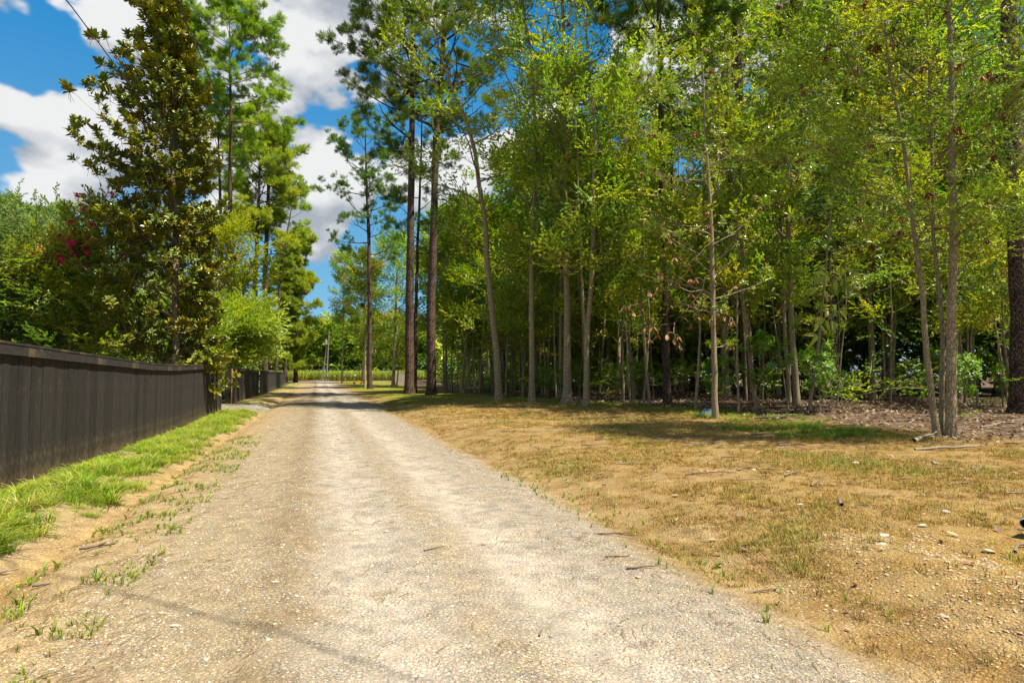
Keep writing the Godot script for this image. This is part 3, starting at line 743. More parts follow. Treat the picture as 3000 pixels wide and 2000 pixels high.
	tree("shrub", "light green spreading shrub leaning over the second fence", "shrub", "", [[0.06, V([-5.9, 0, -40.5, -5.7, 1.5, -40.3, -5.4, 4.6, -40.2])], [0.05, V([-5.7, 0, -40.3, -5.2, 1.6, -39.9, -4.6, 3.9, -39.6])]], oak_o(131, 1.9, 2.3, {"cols": [Color(0.34, 0.44, 0.05), Color(0.27, 0.38, 0.045), Color(0.42, 0.48, 0.06)], "sprays": ["oak"], "nb": 30, "nsub": 6, "nsp": 3, "scale": 1.2, "el0": -0.1, "el1": 0.5, "flare": 0.1}))
	tree("shrub", "light green shrub filling the gateway behind the first fence", "shrub", "", [[0.06, V([-7.9, 0, -36.0, -7.8, 1.5, -36.0, -7.5, 4.6, -36.0])], [0.05, V([-7.7, 0, -36.0, -7.3, 1.4, -35.6, -6.9, 3.9, -35.4])]], oak_o(132, 0.4, 2.5, {"cols": [Color(0.3, 0.4, 0.045), Color(0.24, 0.34, 0.04), Color(0.36, 0.42, 0.05)], "nb": 32, "nsub": 6, "nsp": 3, "scale": 1.2, "el0": -0.1, "el1": 0.5, "flare": 0.1}))
	tree("pine_tree", "distant pine poking above the round oak at the left", "tree", "", [[0.3, V([-26.2, 0, -71, -26.2, 8, -71, -26.0, 15.0, -71])]], pine_o(133, 9.0, 4.5, {"nb": 30, "scale": 1.7, "merge": true}))
	tree("pine_tree", "distant pine top at the very left edge", "tree", "", [[0.3, V([-28.6, 0, -66, -28.6, 8, -66, -28.6, 15.0, -66])]], pine_o(134, 9.0, 4.5, {"nb": 30, "scale": 1.7, "merge": true}))

func limb(root: Node3D, a: Array, r: float, mat_: String) -> MeshInstance3D:
	var pts := []; var rad := []
	for q in V(a): pts.append(q - root.position)
	var fine := []
	for i in pts.size() - 1:
		for k in 3:
			fine.append(pts[i].lerp(pts[i + 1], k / 3.0) + Vector3(rr(-1, 1), rr(-1, 1), rr(-1, 1)) * 0.012)
	fine.append(pts[-1])
	for k in fine.size(): rad.append(r * (1.0 - 0.75 * k / (fine.size() - 1)))
	var mb := MB.new()
	mb.tube(fine, rad, 6, false, 1.0)
	return put("branch", mb.mesh(true, false, true), M[mat_], root)

func limbs(sap: Node3D, clump: Node3D) -> void:
	rng.seed = 480
	# drooping, half dead limbs of the sapling; every leaf hangs by itself
	var bs := []
	for a in [[11.46, 4.5, -16.52, 11.23, 4.46, -16.21, 11.07, 4.39, -16.26, 10.99, 4.00, -16.29, 10.73, 3.66, -16.37, 10.40, 3.28, -16.47, 10.17, 3.01, -16.54, 9.70, 2.94, -16.68], [10.95, 3.89, -16.30, 11.20, 3.74, -16.22, 11.45, 3.43, -16.15, 11.81, 3.16, -16.04], [11.48, 5.6, -16.5, 11.34, 5.54, -16.18, 11.08, 5.27, -16.26, 10.75, 4.92, -16.36, 10.53, 4.73, -16.43, 10.34, 4.66, -16.49], [10.99, 4.00, -16.29, 10.66, 3.93, -16.39, 10.23, 4.12, -16.52, 9.71, 3.93, -16.68, 9.24, 3.62, -16.83, 8.7, 3.45, -16.85], [10.17, 3.01, -16.54, 10.05, 2.7, -16.4, 10.1, 2.45, -16.35]]:
		bs.append(limb(sap, a, 0.017, "smooth_bark"))
	var spots := V([8.62, 3.33, -16.81, 8.83, 3.37, -16.74, 8.90, 3.18, -16.72, 9.10, 3.56, -16.66, 9.19, 3.32, -16.63, 9.33, 3.03, -16.59, 9.36, 3.79, -16.58, 9.24, 2.71, -16.62, 9.47, 2.77, -16.55, 9.36, 2.39, -16.58, 9.59, 2.51, -16.51, 9.85, 2.51, -16.43, 10.02, 2.36, -16.38, 10.17, 2.47, -16.33, 10.20, 2.21, -16.32, 9.61, 3.94, -16.50, 9.69, 4.28, -16.48, 10.09, 4.81, -16.36, 10.27, 4.85, -16.30, 10.43, 4.70, -16.25, 10.50, 4.47, -16.23, 10.51, 4.18, -16.23, 10.68, 4.18, -16.18, 10.15, 4.05, -16.34, 10.53, 3.75, -16.22, 10.58, 3.49, -16.21, 10.92, 3.49, -16.10, 10.73, 3.07, -16.16, 10.55, 2.81, -16.22, 11.29, 3.15, -15.99, 11.47, 3.07, -15.93, 11.61, 2.88, -15.89, 11.12, 3.00, -16.04, 11.71, 2.92, -15.86])
	for i in spots.size():
		var q: Vector3 = spots[i] - sap.position + Vector3(0, 0.14, 0)
		var br: MeshInstance3D = bs[0]
		var arr: PackedVector3Array = br.mesh.surface_get_arrays(0)[Mesh.ARRAY_VERTEX]
		var near := Vector3.ZERO; var best := 99.0
		for b in bs:
			for v in (b.mesh.surface_get_arrays(0)[Mesh.ARRAY_VERTEX] as PackedVector3Array):
				if v.distance_to(q) < best:
					best = v.distance_to(q); near = v; br = b
		var tw := MB.new()
		tw.tube([near, near.lerp(q, 0.5) + Vector3(0, 0.05, 0), q], [0.006, 0.005, 0.004], 4, false)
		put("twig", tw.mesh(true), M["smooth_bark"], br)
		var tone: Color = [Color(0.24, 0.125, 0.05), Color(0.19, 0.09, 0.035), Color(0.3, 0.175, 0.08)][i % 3]
		for e in LEAF.dead[i % 2].slice(0, 7):
			put("dead_leaf", LEAF.dead_one[rng.randi() % 3], toned("dead_leaf", tone), br, Transform3D(Basis().rotated(Vector3.UP, rr(0, TAU)), q) * Transform3D(frame_y(e[1], e[2], e[3] * rr(1.0, 1.4)), e[0]))
	# the clump's low limb with big hanging leaves
	var b1 := limb(clump, [12.3, 3.75, -10.27, 11.81, 3.63, -9.97, 11.37, 3.30, -10.10, 10.87, 3.10, -10.26, 10.65, 3.21, -10.33, 10.36, 3.27, -10.41, 10.11, 3.39, -10.49], 0.016, "smooth_bark")
	var b2 := limb(clump, [10.87, 3.10, -10.26, 10.63, 2.75, -10.33, 10.23, 2.45, -10.46, 9.96, 2.32, -10.54], 0.01, "smooth_bark")
	var big := V([9.86, 3.49, -10.46, 10.00, 3.52, -10.42, 9.81, 3.22, -10.48, 9.94, 3.19, -10.44, 10.27, 3.70, -10.34, 10.41, 3.67, -10.29, 10.29, 3.46, -10.33, 10.52, 3.43, -10.26, 10.17, 3.40, -10.37, 10.10, 2.89, -10.39, 10.30, 2.89, -10.33, 9.99, 2.80, -10.42, 10.09, 2.56, -10.39, 9.94, 2.59, -10.44, 9.81, 2.50, -10.48, 9.77, 2.27, -10.49, 10.21, 2.80, -10.35, 10.55, 3.58, -10.25])
	for i in big.size():
		var q: Vector3 = big[i] - clump.position
		var br: MeshInstance3D = b1 if big[i].y > 3.0 else b2
		var near := Vector3.ZERO; var best := 99.0
		for v in (br.mesh.surface_get_arrays(0)[Mesh.ARRAY_VERTEX] as PackedVector3Array):
			if v.distance_to(q) < best:
				best = v.distance_to(q); near = v
		var tw := MB.new()
		tw.tube([near, near.lerp(q, 0.6) + Vector3(0, 0.03, 0), q], [0.005, 0.004, 0.003], 4, false)
		put("twig", tw.mesh(true), M["smooth_bark"], br)
		for k in 3 if i % 2 else 2:
			var d := Vector3(rr(-0.6, 0.4), rr(-1.0, 0.1), rr(-0.3, 0.6)).normalized()
			put("leaf", LEAF.bay_one[rng.randi() % 3], toned("bay_leaf", [Color(0.3, 0.4, 0.03), Color(0.2, 0.34, 0.04), Color(0.42, 0.45, 0.03)][(i + k) % 3]), br, Transform3D(frame_y(d, Vector3(rr(-0.6, 0.2), 0.5, 1.0), rr(0.2, 0.3)), q))

func blossom(parent: Node3D) -> void:
	rng.seed = 500
	var mb := MB.new()
	for k in 40:
		var d := Vector3(rr(-1, 1), rr(-0.6, 1.2), rr(-1, 1)).normalized()
		var g := rr(0.8, 1.2)
		mb.cur = Color(g, g, g)
		leaf_small(mb, d * rr(0.02, 0.1), Vector3(rr(-1, 1), rr(-1, 1), rr(-1, 1)).normalized(), d, 0.05, 0.045)
	var m := mb.mesh(false, true)
	for k in 60:
		var left := k < 22
		var q := Vector3(rr(-0.8, 0.7), rr(5.2, 6.5), rr(0.2, 1.3)) if left else Vector3(rr(0.1, 2.6), rr(5.0, 7.8), rr(0.6, 1.9))
		var mm: StandardMaterial3D = M["petal"]
		if mm.albedo_color == Color.WHITE: mm.albedo_color = lin(0.72, 0.03, 0.14)
		put("blossom", m, mm, parent, Transform3D(Basis().rotated(Vector3.UP, rr(0, TAU)).scaled(Vector3.ONE * rr(0.8, 1.7)), q))

func deep_wood() -> void:
	# more trees further in, copies of a few grown ones
	var protos := []
	for k in 6:
		var hh: float = [15.0, 17.0, 13.0, 18.0, 14.0, 16.0][k]
		var t := tree("wood_tree", "slender leafy tree deep in the wood, one of many alike", "tree", "leafy trees deep in the wood", [[0.11 + 0.02 * k, V([0, 0, 0, 0.2 * (k - 2), hh * 0.5, 0.1, 0.25 * (k - 2), hh, -0.2])]], oak_o(400 + k, 4.0, 3.4, {"nb": 28, "nsub": 6, "nsp": 3, "merge": true, "sides": 8, "scale": 1.5, "cols": OAK_C if k < 4 else DARK_C}))
		protos.append(t)
	rng.seed = 401
	var spots := []
	var tries := 0
	while spots.size() < 72 and tries < 4000:
		tries += 1
		var z := -rr(12.0, 78.0)
		var x := wood_edge(z) + rr(5.0, 46.0)
		var d := x * 0.294 - z * 0.956
		if d < 30.0 and spots.size() > 14: continue
		if d < 24.0: continue
		if x * 0.956 + z * 0.294 > d * 1.0: continue
		var ok := true
		for s in spots:
			if s.distance_to(Vector2(x, z)) < 3.2: ok = false
		if ok: spots.append(Vector2(x, z))
	for i in spots.size():
		var t: Node3D = protos[i % 6]
		if i >= 6:
			t = protos[i % 6].duplicate()
			t.name = numbered("wood_tree")
			add_child(t)
		t.position = Vector3(spots[i].x, height(spots[i].x, spots[i].y), spots[i].y)
		t.rotation.y = rr(0, TAU)
		t.scale = Vector3.ONE * rr(0.9, 1.25)
		var dd: float = spots[i].x * 0.294 - spots[i].y * 0.956
		t.set_meta("label", "leafy tree %s the wood, %s" % ["close inside" if dd < 38.0 else "well inside" if dd < 52.0 else "deepest in", behind(spots[i])])

func behind(p: Vector2) -> String:
	# which tree of the wood's edge it stands behind, as seen from the lane
	var marks := [["R1", "behind the lone pine"], ["R3", "behind the left thick pine"], ["R4", "behind the reddish pine"], ["R5", "behind the bowing hardwood"], ["R6", "behind the lichened trunk"], ["R7", "behind the flared oak"], ["R8", "behind the forked tree"], ["S5", "behind the slanting stem"], ["R9", "behind the straight pine"], ["R10", "behind the scarred sapling"], ["R11", "behind the plated pine"], ["R12", "behind the smooth pale trunk"], ["R13", "behind the crooked sapling"], ["R17", "behind the hanging vines"], ["R14a", "behind the three-stem clump"], ["R22", "right of the three-stem clump"], ["R15", "behind the massive right-edge pine"]]
	var best := 9.0; var said := ""
	var a := atan2(p.x, -p.y)
	for m in marks:
		var q: Array = TREES[m[0]][1]
		var d := absf(atan2(q[0], -q[2]) - a)
		if d < best:
			best = d; said = m[1]
	return said

func where_on_verge(x: float, z: float) -> String:
	var side: String = "near lane" if x < 4.6 else "midway" if x < 7.2 else "near wood"
	var row: String = "foreground" if z > -6.5 else "middle distance" if z > -11.0 else "farther back"
	return side + ", " + row

func thin_stems() -> void:
	var protos := []
	for k in 4:
		var hh: float = [7.0, 8.5, 6.0, 9.5][k]
		protos.append(tree("slender_sapling", "slender sapling inside the wood", "sapling", "slender saplings inside the wood", [[0.03 + 0.012 * k, V([0, 0, 0, 0.25 * (k - 1.5), hh * 0.45, 0.15, 0.5 * (k - 1.5), hh, -0.2])]], oak_o(450 + k, 3.0, 1.6, {"nb": 9, "nsub": 3, "nsp": 2, "merge": true, "sides": 6, "scale": 1.1, "flare": 0.1})))
	rng.seed = 451
	var n := 0
	var tries := 0
	while n < 110 and tries < 5000:
		tries += 1
		var z := -rr(13.0, 62.0)
		var x := wood_edge(z) + 0.8 + 15.0 * pow(rng.randf(), 1.4)
		var d := x * 0.294 - z * 0.956
		var lat := (x * 0.956 + z * 0.294) / d
		if d < 21.0 or lat > 0.84 or lat < -0.1: continue
		var t: Node3D = protos[n % 4]
		if n >= 4:
			t = protos[n % 4].duplicate()
			t.name = numbered("slender_sapling")
			add_child(t)
		t.position = Vector3(x, height(x, z), z)
		t.rotation.y = rr(0, TAU)
		t.scale = Vector3.ONE * rr(0.75, 1.2)
		t.set_meta("label", "slender %s %s the wood %s" % [["sapling", "leaning sapling", "short sapling", "tall sapling"][n % 4], "just inside" if d < 32.0 else "deeper in", behind(Vector2(x, z))])
		n += 1

func undergrowth() -> void:
	rng.seed = 600
	var xs := [[], [], []]; var cs := [[], [], []]
	for i in 11000:
		var z := -rr(9.0, 85.0)
		var x := wood_edge(z) + 4.5 + pow(rng.randf(), 1.0) * 34.0
		var d := x * 0.294 - z * 0.956
		if d < 16.0: continue
		var lat := (x * 0.956 + z * 0.294) / d
		if lat > 1.0 or lat < -0.4: continue
		var clump := nz.get_noise_2d(x * 14.0, z * 14.0)
		if clump < -0.25: continue
		var top := lerpf(1.0, 9.5, sst(0.0, 14.0, x - wood_edge(z) - 6.0))
		var y := 0.15 + pow(rng.randf(), 0.9) * top
		if y < 3.0 and rng.randf() < (0.8 if lat > 0.25 else 0.5): continue
		var k := i % 3
		var dd := Vector3(rr(-1, 1), rr(-0.2, 0.8), rr(-1, 1)).normalized()
		xs[k].append(Transform3D(frame_y(dd, Vector3(rr(-0.5, 0.5), 1, rr(-0.5, 0.5)), rr(0.75, 1.35)), Vector3(x, height(x, z) + y, z)))
		cs[k].append(jit((OAK_C + DARK_C + DARK_C)[rng.randi() % 10], 0.25))
	for k in 3:
		var o := scatter("undergrowth", SPRAY.oak[k], M["oak_leaf"], xs[k], cs[k])
		tag(o, "leafy undergrowth filling the wood between the trunks", "undergrowth", "", "stuff")
	# glossy broad-leaved saplings under the trees, each a plant
	var proto: Node3D = null
	for i in 26:
		var z := -rr(12.0, 34.0)
		var x := wood_edge(z) + rr(2.0, 14.0)
		var d := x * 0.294 - z * 0.956
		if (x * 0.956 + z * 0.294) / d > 0.86 or d < 17.0: continue
		if proto == null:
			proto = tree("bay_sapling", "knee-high to head-high glossy sapling under the trees at the wood's edge", "sapling", "glossy saplings under the trees", [[0.02, V([0, 0, 0, 0.1, 0.9, 0.05, 0.0, 2.2, 0.1])]], {"seed": 601, "bark": "smooth_bark", "sprays": ["bay"], "cols": DARK_C, "hb": 0.3, "R": 1.0, "nb": 14, "nsub": 3, "nsp": 2, "el0": 0.0, "el1": 0.7, "scale": 1.2, "merge": true, "sides": 5, "flare": 0.0, "tip": 0.5})
			rng.seed = 602
			proto.position = Vector3(x, height(x, z), z)
			continue
		var t: Node3D = proto.duplicate()
		t.name = numbered("bay_sapling")
		add_child(t)
		t.position = Vector3(x, height(x, z), z)
		t.rotation.y = rr(0, TAU)
		var size := rr(0.25, 0.95)
		t.scale = Vector3.ONE * size
		t.set_meta("label", "%s glossy sapling on the wood's floor %s" % ["ankle-high" if size < 0.4 else "knee-high" if size < 0.65 else "waist-high", behind(Vector2(x, z))])
	# behind the fence
	var bx := []; var bc := []
	for i in 3000:
		var x := -rr(5.2, 22.0)
		var z := -rr(22.0, 64.0)
		if x > -7.0 and z > -36.0 and z < -28.0: continue
		bx.append(Transform3D(frame_y(Vector3(rr(-1, 1), rr(-0.2, 0.8), rr(-1, 1)), Vector3(rr(-0.5, 0.5), 1, rr(-0.5, 0.5)), rr(0.8, 1.35)), Vector3(x, 0.2 + pow(rng.randf(), 1.2) * 5.0, z)))
		bc.append(jit((OAK_C + DARK_C)[rng.randi() % 7], 0.2))
	var o2 := scatter("shrubbery", SPRAY.oak[1], M["oak_leaf"], bx, bc)
	tag(o2, "mixed shrubbery growing behind the fence under the trees", "shrubbery", "", "stuff")

# ---------------------------------------------------------------- ground
func ground_colour(x: float, z: float) -> Color:
	var d := Vector2(x, z).length()
	var n1 := nz.get_noise_2d(x * 10.0, z * 10.0)
	var n2 := nz2.get_noise_2d(x * 45.0, z * 45.0)
	var n3 := nz.get_noise_2d(x * 140.0 + 300.0, z * 140.0)
	var sand := Color(0.45, 0.315, 0.15).lerp(Color(0.48, 0.36, 0.2), clampf(0.5 + n2, 0, 1))
	var gravel := Color(0.43, 0.345, 0.22).lerp(Color(0.43, 0.38, 0.305), sst(-0.7, 0.4, x + 0.2 * n1))
	gravel = gravel.lerp(Color(0.33, 0.275, 0.195), clampf(0.3 + n2 * 0.9 + n3 * 0.7, 0, 1) * 0.7)
	var track := Color(0.56, 0.495, 0.415)
	var c := gravel
	var wob := 0.14 * n1
	var trk := maxf(bump(x + wob, 0.42, 0.36), bump(x + wob, 1.55, 0.34))
	c = c.lerp(track, clampf(trk * (0.85 + n2 * 0.8), 0, 1) * 0.9)
	c = c.lerp(Color(0.31, 0.235, 0.145), sst(0.25, 0.95, bump(x + wob, -0.24, 0.24) + 0.9 * n2 + 0.5 * n3) * 0.8)
	c = c.lerp(Color(0.4, 0.31, 0.19), clampf(bump(x + wob, 1.02, 0.16) * (0.8 + n2), 0, 1) * 0.55)
	# sandy left shoulder and rill
	var left := sst(-0.95, -1.75, x + 0.3 * n1)
	c = c.lerp(sand, left * 0.85)
	c = c.lerp(Color(0.52, 0.33, 0.11), bump(x, -2.05, 0.16) * (0.5 + 0.5 * n1) * 0.8)
	# right: soft edge, then thin dry grass over tan earth
	var right := sst(2.35, 2.95, x + 0.3 * n1)
	var earth := Color(0.45, 0.32, 0.15).lerp(Color(0.3, 0.19, 0.07), clampf(0.5 + n2 * 2.0 + n3 * 0.9, 0, 1))
	var dry := Color(0.38, 0.245, 0.06)
	var bank := earth.lerp(dry, clampf(0.55 + n1 * 0.9, 0, 1) * sst(3.2, 5.0, x))
	bank = bank.lerp(Color(0.29, 0.26, 0.055), clampf(n1 * 1.4 + n2 * 0.6 - 0.3, 0, 1) * 0.35)
	c = c.lerp(bank, right)
	# mown green further down the verge
	var lawn := sst(24.0, 34.0, -z + 5.0 * n1) * sst(3.0, 4.6, x + 0.6 * n1)
	c = c.lerp(Color(0.24, 0.28, 0.022), lawn * clampf(0.8 + n1 * 0.9, 0, 1))
	var drive := bump(z, -30.2, 2.6) * sst(-1.2, -2.4, x + 0.5 * n1)
	c = c.lerp(Color(0.4, 0.36, 0.3).lerp(Color(0.3, 0.27, 0.22), clampf(0.5 + n2 * 1.5, 0, 1)), clampf(drive * 1.4, 0, 1))
	# leaf mould under the trees
	var e := wood_edge(z)
	var wood := sst(e + 0.0, e + 2.2, x + 1.6 * n1 + 0.8 * n2)
	c = c.lerp(Color(0.13, 0.09, 0.058).lerp(Color(0.21, 0.15, 0.1), clampf(0.5 + n2 + n3, 0, 1)), wood)
	# behind the fence
	c = c.lerp(Color(0.12, 0.13, 0.035), sst(-3.6, -4.2, x) * (1.0 - clampf(bump(z, -30.2, 2.2) * 1.3, 0, 1) * sst(-12.0, -6.0, x)))
	var k := (1.0 + 0.32 * n3 + 0.16 * n2) * 0.78
	return Color(c.r * k, c.g * k, c.b * k)

func ground_texture() -> StandardMaterial3D:
	# packed stone and grit, tiled; the mesh's own colours say what earth it is
	var s := 1024
	var a := noise_image(61, FastNoiseLite.TYPE_CELLULAR, 0.075, 1, Vector2i(s, s)).get_data()
	var b := noise_image(62, FastNoiseLite.TYPE_CELLULAR, 0.16, 1, Vector2i(s, s)).get_data()
	var g := noise_image(63, FastNoiseLite.TYPE_SIMPLEX_SMOOTH, 0.012, 4, Vector2i(s, s)).get_data()
	var h := noise_image(64, FastNoiseLite.TYPE_VALUE, 0.3, 2, Vector2i(s, s)).get_data()
	var col := PackedByteArray(); col.resize(s * s * 3)
	var hg := PackedByteArray(); hg.resize(s * s)
	for i in s * s:
		var k := float(a[i]) * 0.5 + float(b[i]) * 0.28 + float(h[i]) * 0.35
		var v := 0.60 + 0.0022 * k + 0.0006 * (float(g[i]) - 128.0)
		var warm := 0.0005 * (float(h[i]) - 128.0)
		col[i * 3] = int(clampf((v + warm) * 255.0, 0, 255))
		col[i * 3 + 1] = int(clampf(v * 255.0, 0, 255))
		col[i * 3 + 2] = int(clampf((v - warm) * 255.0, 0, 255))
		hg[i] = int(clampf(k * 0.9, 0, 255))
	var m := mat("earth", Color.WHITE, 0.95, 0.2)
	m.vertex_color_use_as_albedo = true
	m.albedo_texture = ImageTexture.create_from_image(Image.create_from_data(s, s, false, Image.FORMAT_RGB8, col))
	m.heightmap_enabled = true
	m.heightmap_texture = ImageTexture.create_from_image(Image.create_from_data(s, s, false, Image.FORMAT_L8, hg))
	m.heightmap_scale = 2.0
	m.uv1_scale = Vector3(1, 1, 1)
	return m

func build_ground() -> void:
	var m := ground_texture()
	var xs := []
	var x := -3.6
	var left := []
	var st := 0.12
	while x > -420.0:
		left.append(x)
		x -= st
		st *= 1.16
	left.reverse()
	xs.append_array(left)
	x = -3.6 + 0.055
	while x < 6.5:
		xs.append(x); x += 0.055
	st = 0.07
	while x < 420.0:
		xs.append(x)
		x += st
		st *= 1.045 if x < 30.0 else 1.2
	var zs := []
	var z := 40.0
	while z > 1.0:
		zs.append(z); z -= maxf(0.3, z * 0.2)
	z = 0.0
	st = 0.06
	while z > -520.0:
		zs.append(z)
		z -= st
		if z < -9.0: st *= 1.022 if z > -140.0 else 1.15
	# colum lines that follow the lane's edges
	var il := 0; var ir := 0
	for i in xs.size():
		if xs[i] <= LANE_L: il = i
		if xs[i] <= LANE_R: ir = i
	var nx := xs.size(); var nzr := zs.size()
	var road := MB.new(); var land := MB.new()
	var parts := [[land, 0, il], [road, il, ir], [land, ir, nx - 1]]
	for pt in parts:
		var mb: MB = pt[0]
		var first := mb.v.size()
		var w: int = pt[2] - pt[1] + 1
		for j in nzr:
			for i in range(pt[1], pt[2] + 1):
				var X: float = xs[i]; var Z: float = zs[j]
				var hh := height(X, Z)
				mb.cur = ground_colour(X, Z)
				mb.p(Vector3(X, hh, Z), Vector3.UP, Vector2(X, Z) * 0.42)
		for j in nzr - 1:
			for i in w - 1:
				var a := first + j * w + i
				mb.q4(a + w, a + w + 1, a + 1, a)
	for mb in [road, land]:
		# smooth normals
		var acc := PackedVector3Array(); acc.resize(mb.v.size())
		for t in range(0, mb.ix.size(), 3):
			var i0: int = mb.ix[t]; var i1: int = mb.ix[t + 1]; var i2: int = mb.ix[t + 2]
			var nn: Vector3 = (mb.v[i2] - mb.v[i0]).cross(mb.v[i1] - mb.v[i0])
			acc[i0] += nn; acc[i1] += nn; acc[i2] += nn
		for i in acc.size():
			mb.n[i] = acc[i].normalized()
	var r := put("gravel_road", road.mesh(true, true, true), m)
	tag(r, "pale gravel lane running straight away between fence and wood", "road", "", "structure")
	var g := put("ground", land.mesh(true, true, true), m)
	tag(g, "sandy earth, dry verge and leaf mould on both sides of the lane", "ground", "", "structure")

# ---------------------------------------------------------------- gravel, grass, litter
func pebble_mesh(seed_: int) -> ArrayMesh:
	rng.seed = seed_
	var mb := MB.new()
	var g := 1.618
	var pts := [Vector3(-1, g, 0), Vector3(1, g, 0), Vector3(-1, -g, 0), Vector3(1, -g, 0), Vector3(0, -1, g), Vector3(0, 1, g), Vector3(0, -1, -g), Vector3(0, 1, -g), Vector3(g, 0, -1), Vector3(g, 0, 1), Vector3(-g, 0, -1), Vector3(-g, 0, 1)]
	for q in pts:
		var d: Vector3 = q.normalized()
		var p: Vector3 = d * rr(0.75, 1.2)
		p.y *= 0.62
		mb.p(p, d)
	for t in [[0, 11, 5], [0, 5, 1], [0, 1, 7], [0, 7, 10], [0, 10, 11], [1, 5, 9], [5, 11, 4], [11, 10, 2], [10, 7, 6], [7, 1, 8], [3, 9, 4], [3, 4, 2], [3, 2, 6], [3, 6, 8], [3, 8, 9], [4, 9, 5], [2, 4, 11], [6, 2, 10], [8, 6, 7], [9, 8, 1]]:
		mb.t3(t[0], t[2], t[1])
	return mb.mesh(false, false)

func stone_colour() -> Color:
	var t := rng.randf()
	if t < 0.3: return jit(Color(0.35, 0.31, 0.24), 0.22)
	if t < 0.68: return jit(Color(0.31, 0.25, 0.16), 0.25)
	if t < 0.83: return jit(Color(0.21, 0.21, 0.2), 0.3)
	if t < 0.92: return jit(Color(0.13, 0.14, 0.15), 0.3)
	return jit(Color(0.38, 0.345, 0.3), 0.15)

func gravel() -> void:
	var meshes := [pebble_mesh(1), pebble_mesh(2), pebble_mesh(3)]
	rng.seed = 700
	var xs := [[], [], []]; var cs := [[], [], []]
	var n := 0
	while n < 62000:
		# even in the picture: nearer ground gets more stones to the square metre
		var d := 2.4 * pow(9.0, pow(rng.randf(), 0.8))
		var lat := rr(-0.86, 0.86)
		var x := d * (0.956 * lat + 0.294)
		var z := d * (0.294 * lat - 0.956)
		if x < -2.3 or x > 9.0: continue
		var dens := 1.0
		if x < -1.5: dens = 0.35
		if x > 2.6: dens = 0.35 - 0.03 * (x - 2.6)
		var heap := 0.0
		if x > 3.0 and x < 6.4 and z > -4.4:
			heap = bump(x, 4.1, 0.9)
			dens = maxf(dens, heap * 0.6)
		var trk := maxf(bump(x, 0.42, 0.33), bump(x, 1.55, 0.33))
		dens *= 1.0 - 0.6 * trk
		dens *= 0.65 + 0.9 * nz2.get_noise_2d(x * 25.0, z * 25.0)
		if rng.randf() > dens: continue
		n += 1
		var s := 0.0022 + 0.0056 * pow(rng.randf(), 3.2)
		s *= 0.7 + d * 0.075
		if heap > 0.3: s *= 1.6
		if rng.randf() < 0.02: s *= 1.7
		var k := n % 3
		var b := Basis.from_euler(Vector3(rr(-0.4, 0.4), rr(0, TAU), rr(-0.4, 0.4))).scaled(Vector3(s * rr(0.8, 1.5), s, s * rr(0.8, 1.3)))
		xs[k].append(Transform3D(b, Vector3(x, height(x, z) + s * 0.22, z)))
		var sc := stone_colour()
		if x < -1.4 or x > 2.7: sc = sc.lerp(Color(0.35, 0.255, 0.135), 0.55)
		cs[k].append(sc)
	for k in 3:
		var o := scatter("gravel", meshes[k], M["pebble"], xs[k], cs[k])
		tag(o, "loose grey and tan gravel strewn over the lane", "gravel", "", "stuff")
	# stones big enough to pick up one by one
	rng.seed = 701
	var spots := []
	for e in [[6.25, -4.0, 0.05], [5.5, -3.55, 0.06], [5.65, -3.3, 0.035], [4.9, -3.6, 0.045], [5.15, -4.35, 0.04], [5.85, -4.7, 0.04], [4.55, -4.2, 0.03], [6.0, -3.1, 0.1], [5.35, -2.9, 0.05], [4.2, -3.9, 0.03]]:
		spots.append([e[0], e[1], e[2], 0])
	for i in 26:
		var z := -rr(5.0, 20.0)
		spots.append([rr(3.4, 10.0), z, rr(0.02, 0.05), 0])
	for e in [[-0.25, -4.6, 0.02], [0.9, -3.7, 0.018], [1.25, -4.35, 0.018], [-1.5, -5.1, 0.018], [0.62, -5.9, 0.02], [1.7, -3.4, 0.016], [-0.75, -4.05, 0.02], [2.2, -4.1, 0.02]]:
		spots.append([e[0], e[1], e[2], 1])
	for i in spots.size():
		var e: Array = spots[i]
		var s: float = e[2]
		var b := Basis.from_euler(Vector3(rr(-0.3, 0.3), rr(0, TAU), rr(-0.3, 0.3))).scaled(Vector3(s * rr(1.0, 1.5), s * rr(0.7, 0.9), s))
		var mm: StandardMaterial3D = M["stone_%d" % (i % 4)]
		var o := put("stone", meshes[i % 3], mm, null, Transform3D(b, Vector3(e[0], height(e[0], e[1]) + s * 0.25, e[1])))
		if e[3] == 1: tag(o, ["rounded tan stone alone on the left half of the lane", "grey stone on the lane's right track, near the front", "pale stone on the lane, right of centre", "stone at the lane's sandy left side", "stone in the middle of the lane, farther off", "frontmost stone on the lane's right half", "frontmost stone on the lane's left half", "stone near the lane's right edge"][(i - 36) % 8], "stone", "larger stones on the lane")
		elif i == 7: tag(o, "largest pale stone in the gravel heap at the lower right corner", "stone")
		elif i < 10: tag(o, "%s %s stone in the gravel heap at lower right" % [["bulky", "flat", "small", "blocky", "rounded", "high-lying", "lane-side", "big", "front", "leftmost"][i], ["tan", "grey", "whitish", "ochre"][i % 4]], "stone", "stones of the gravel heap")
		else: tag(o, "%s %s stone on verge, %s" % ["larger" if s > 0.035 else "small", ["tan", "grey", "whitish", "ochre"][i % 4], where_on_verge(e[0], e[1])], "stone", "stones on the verge")

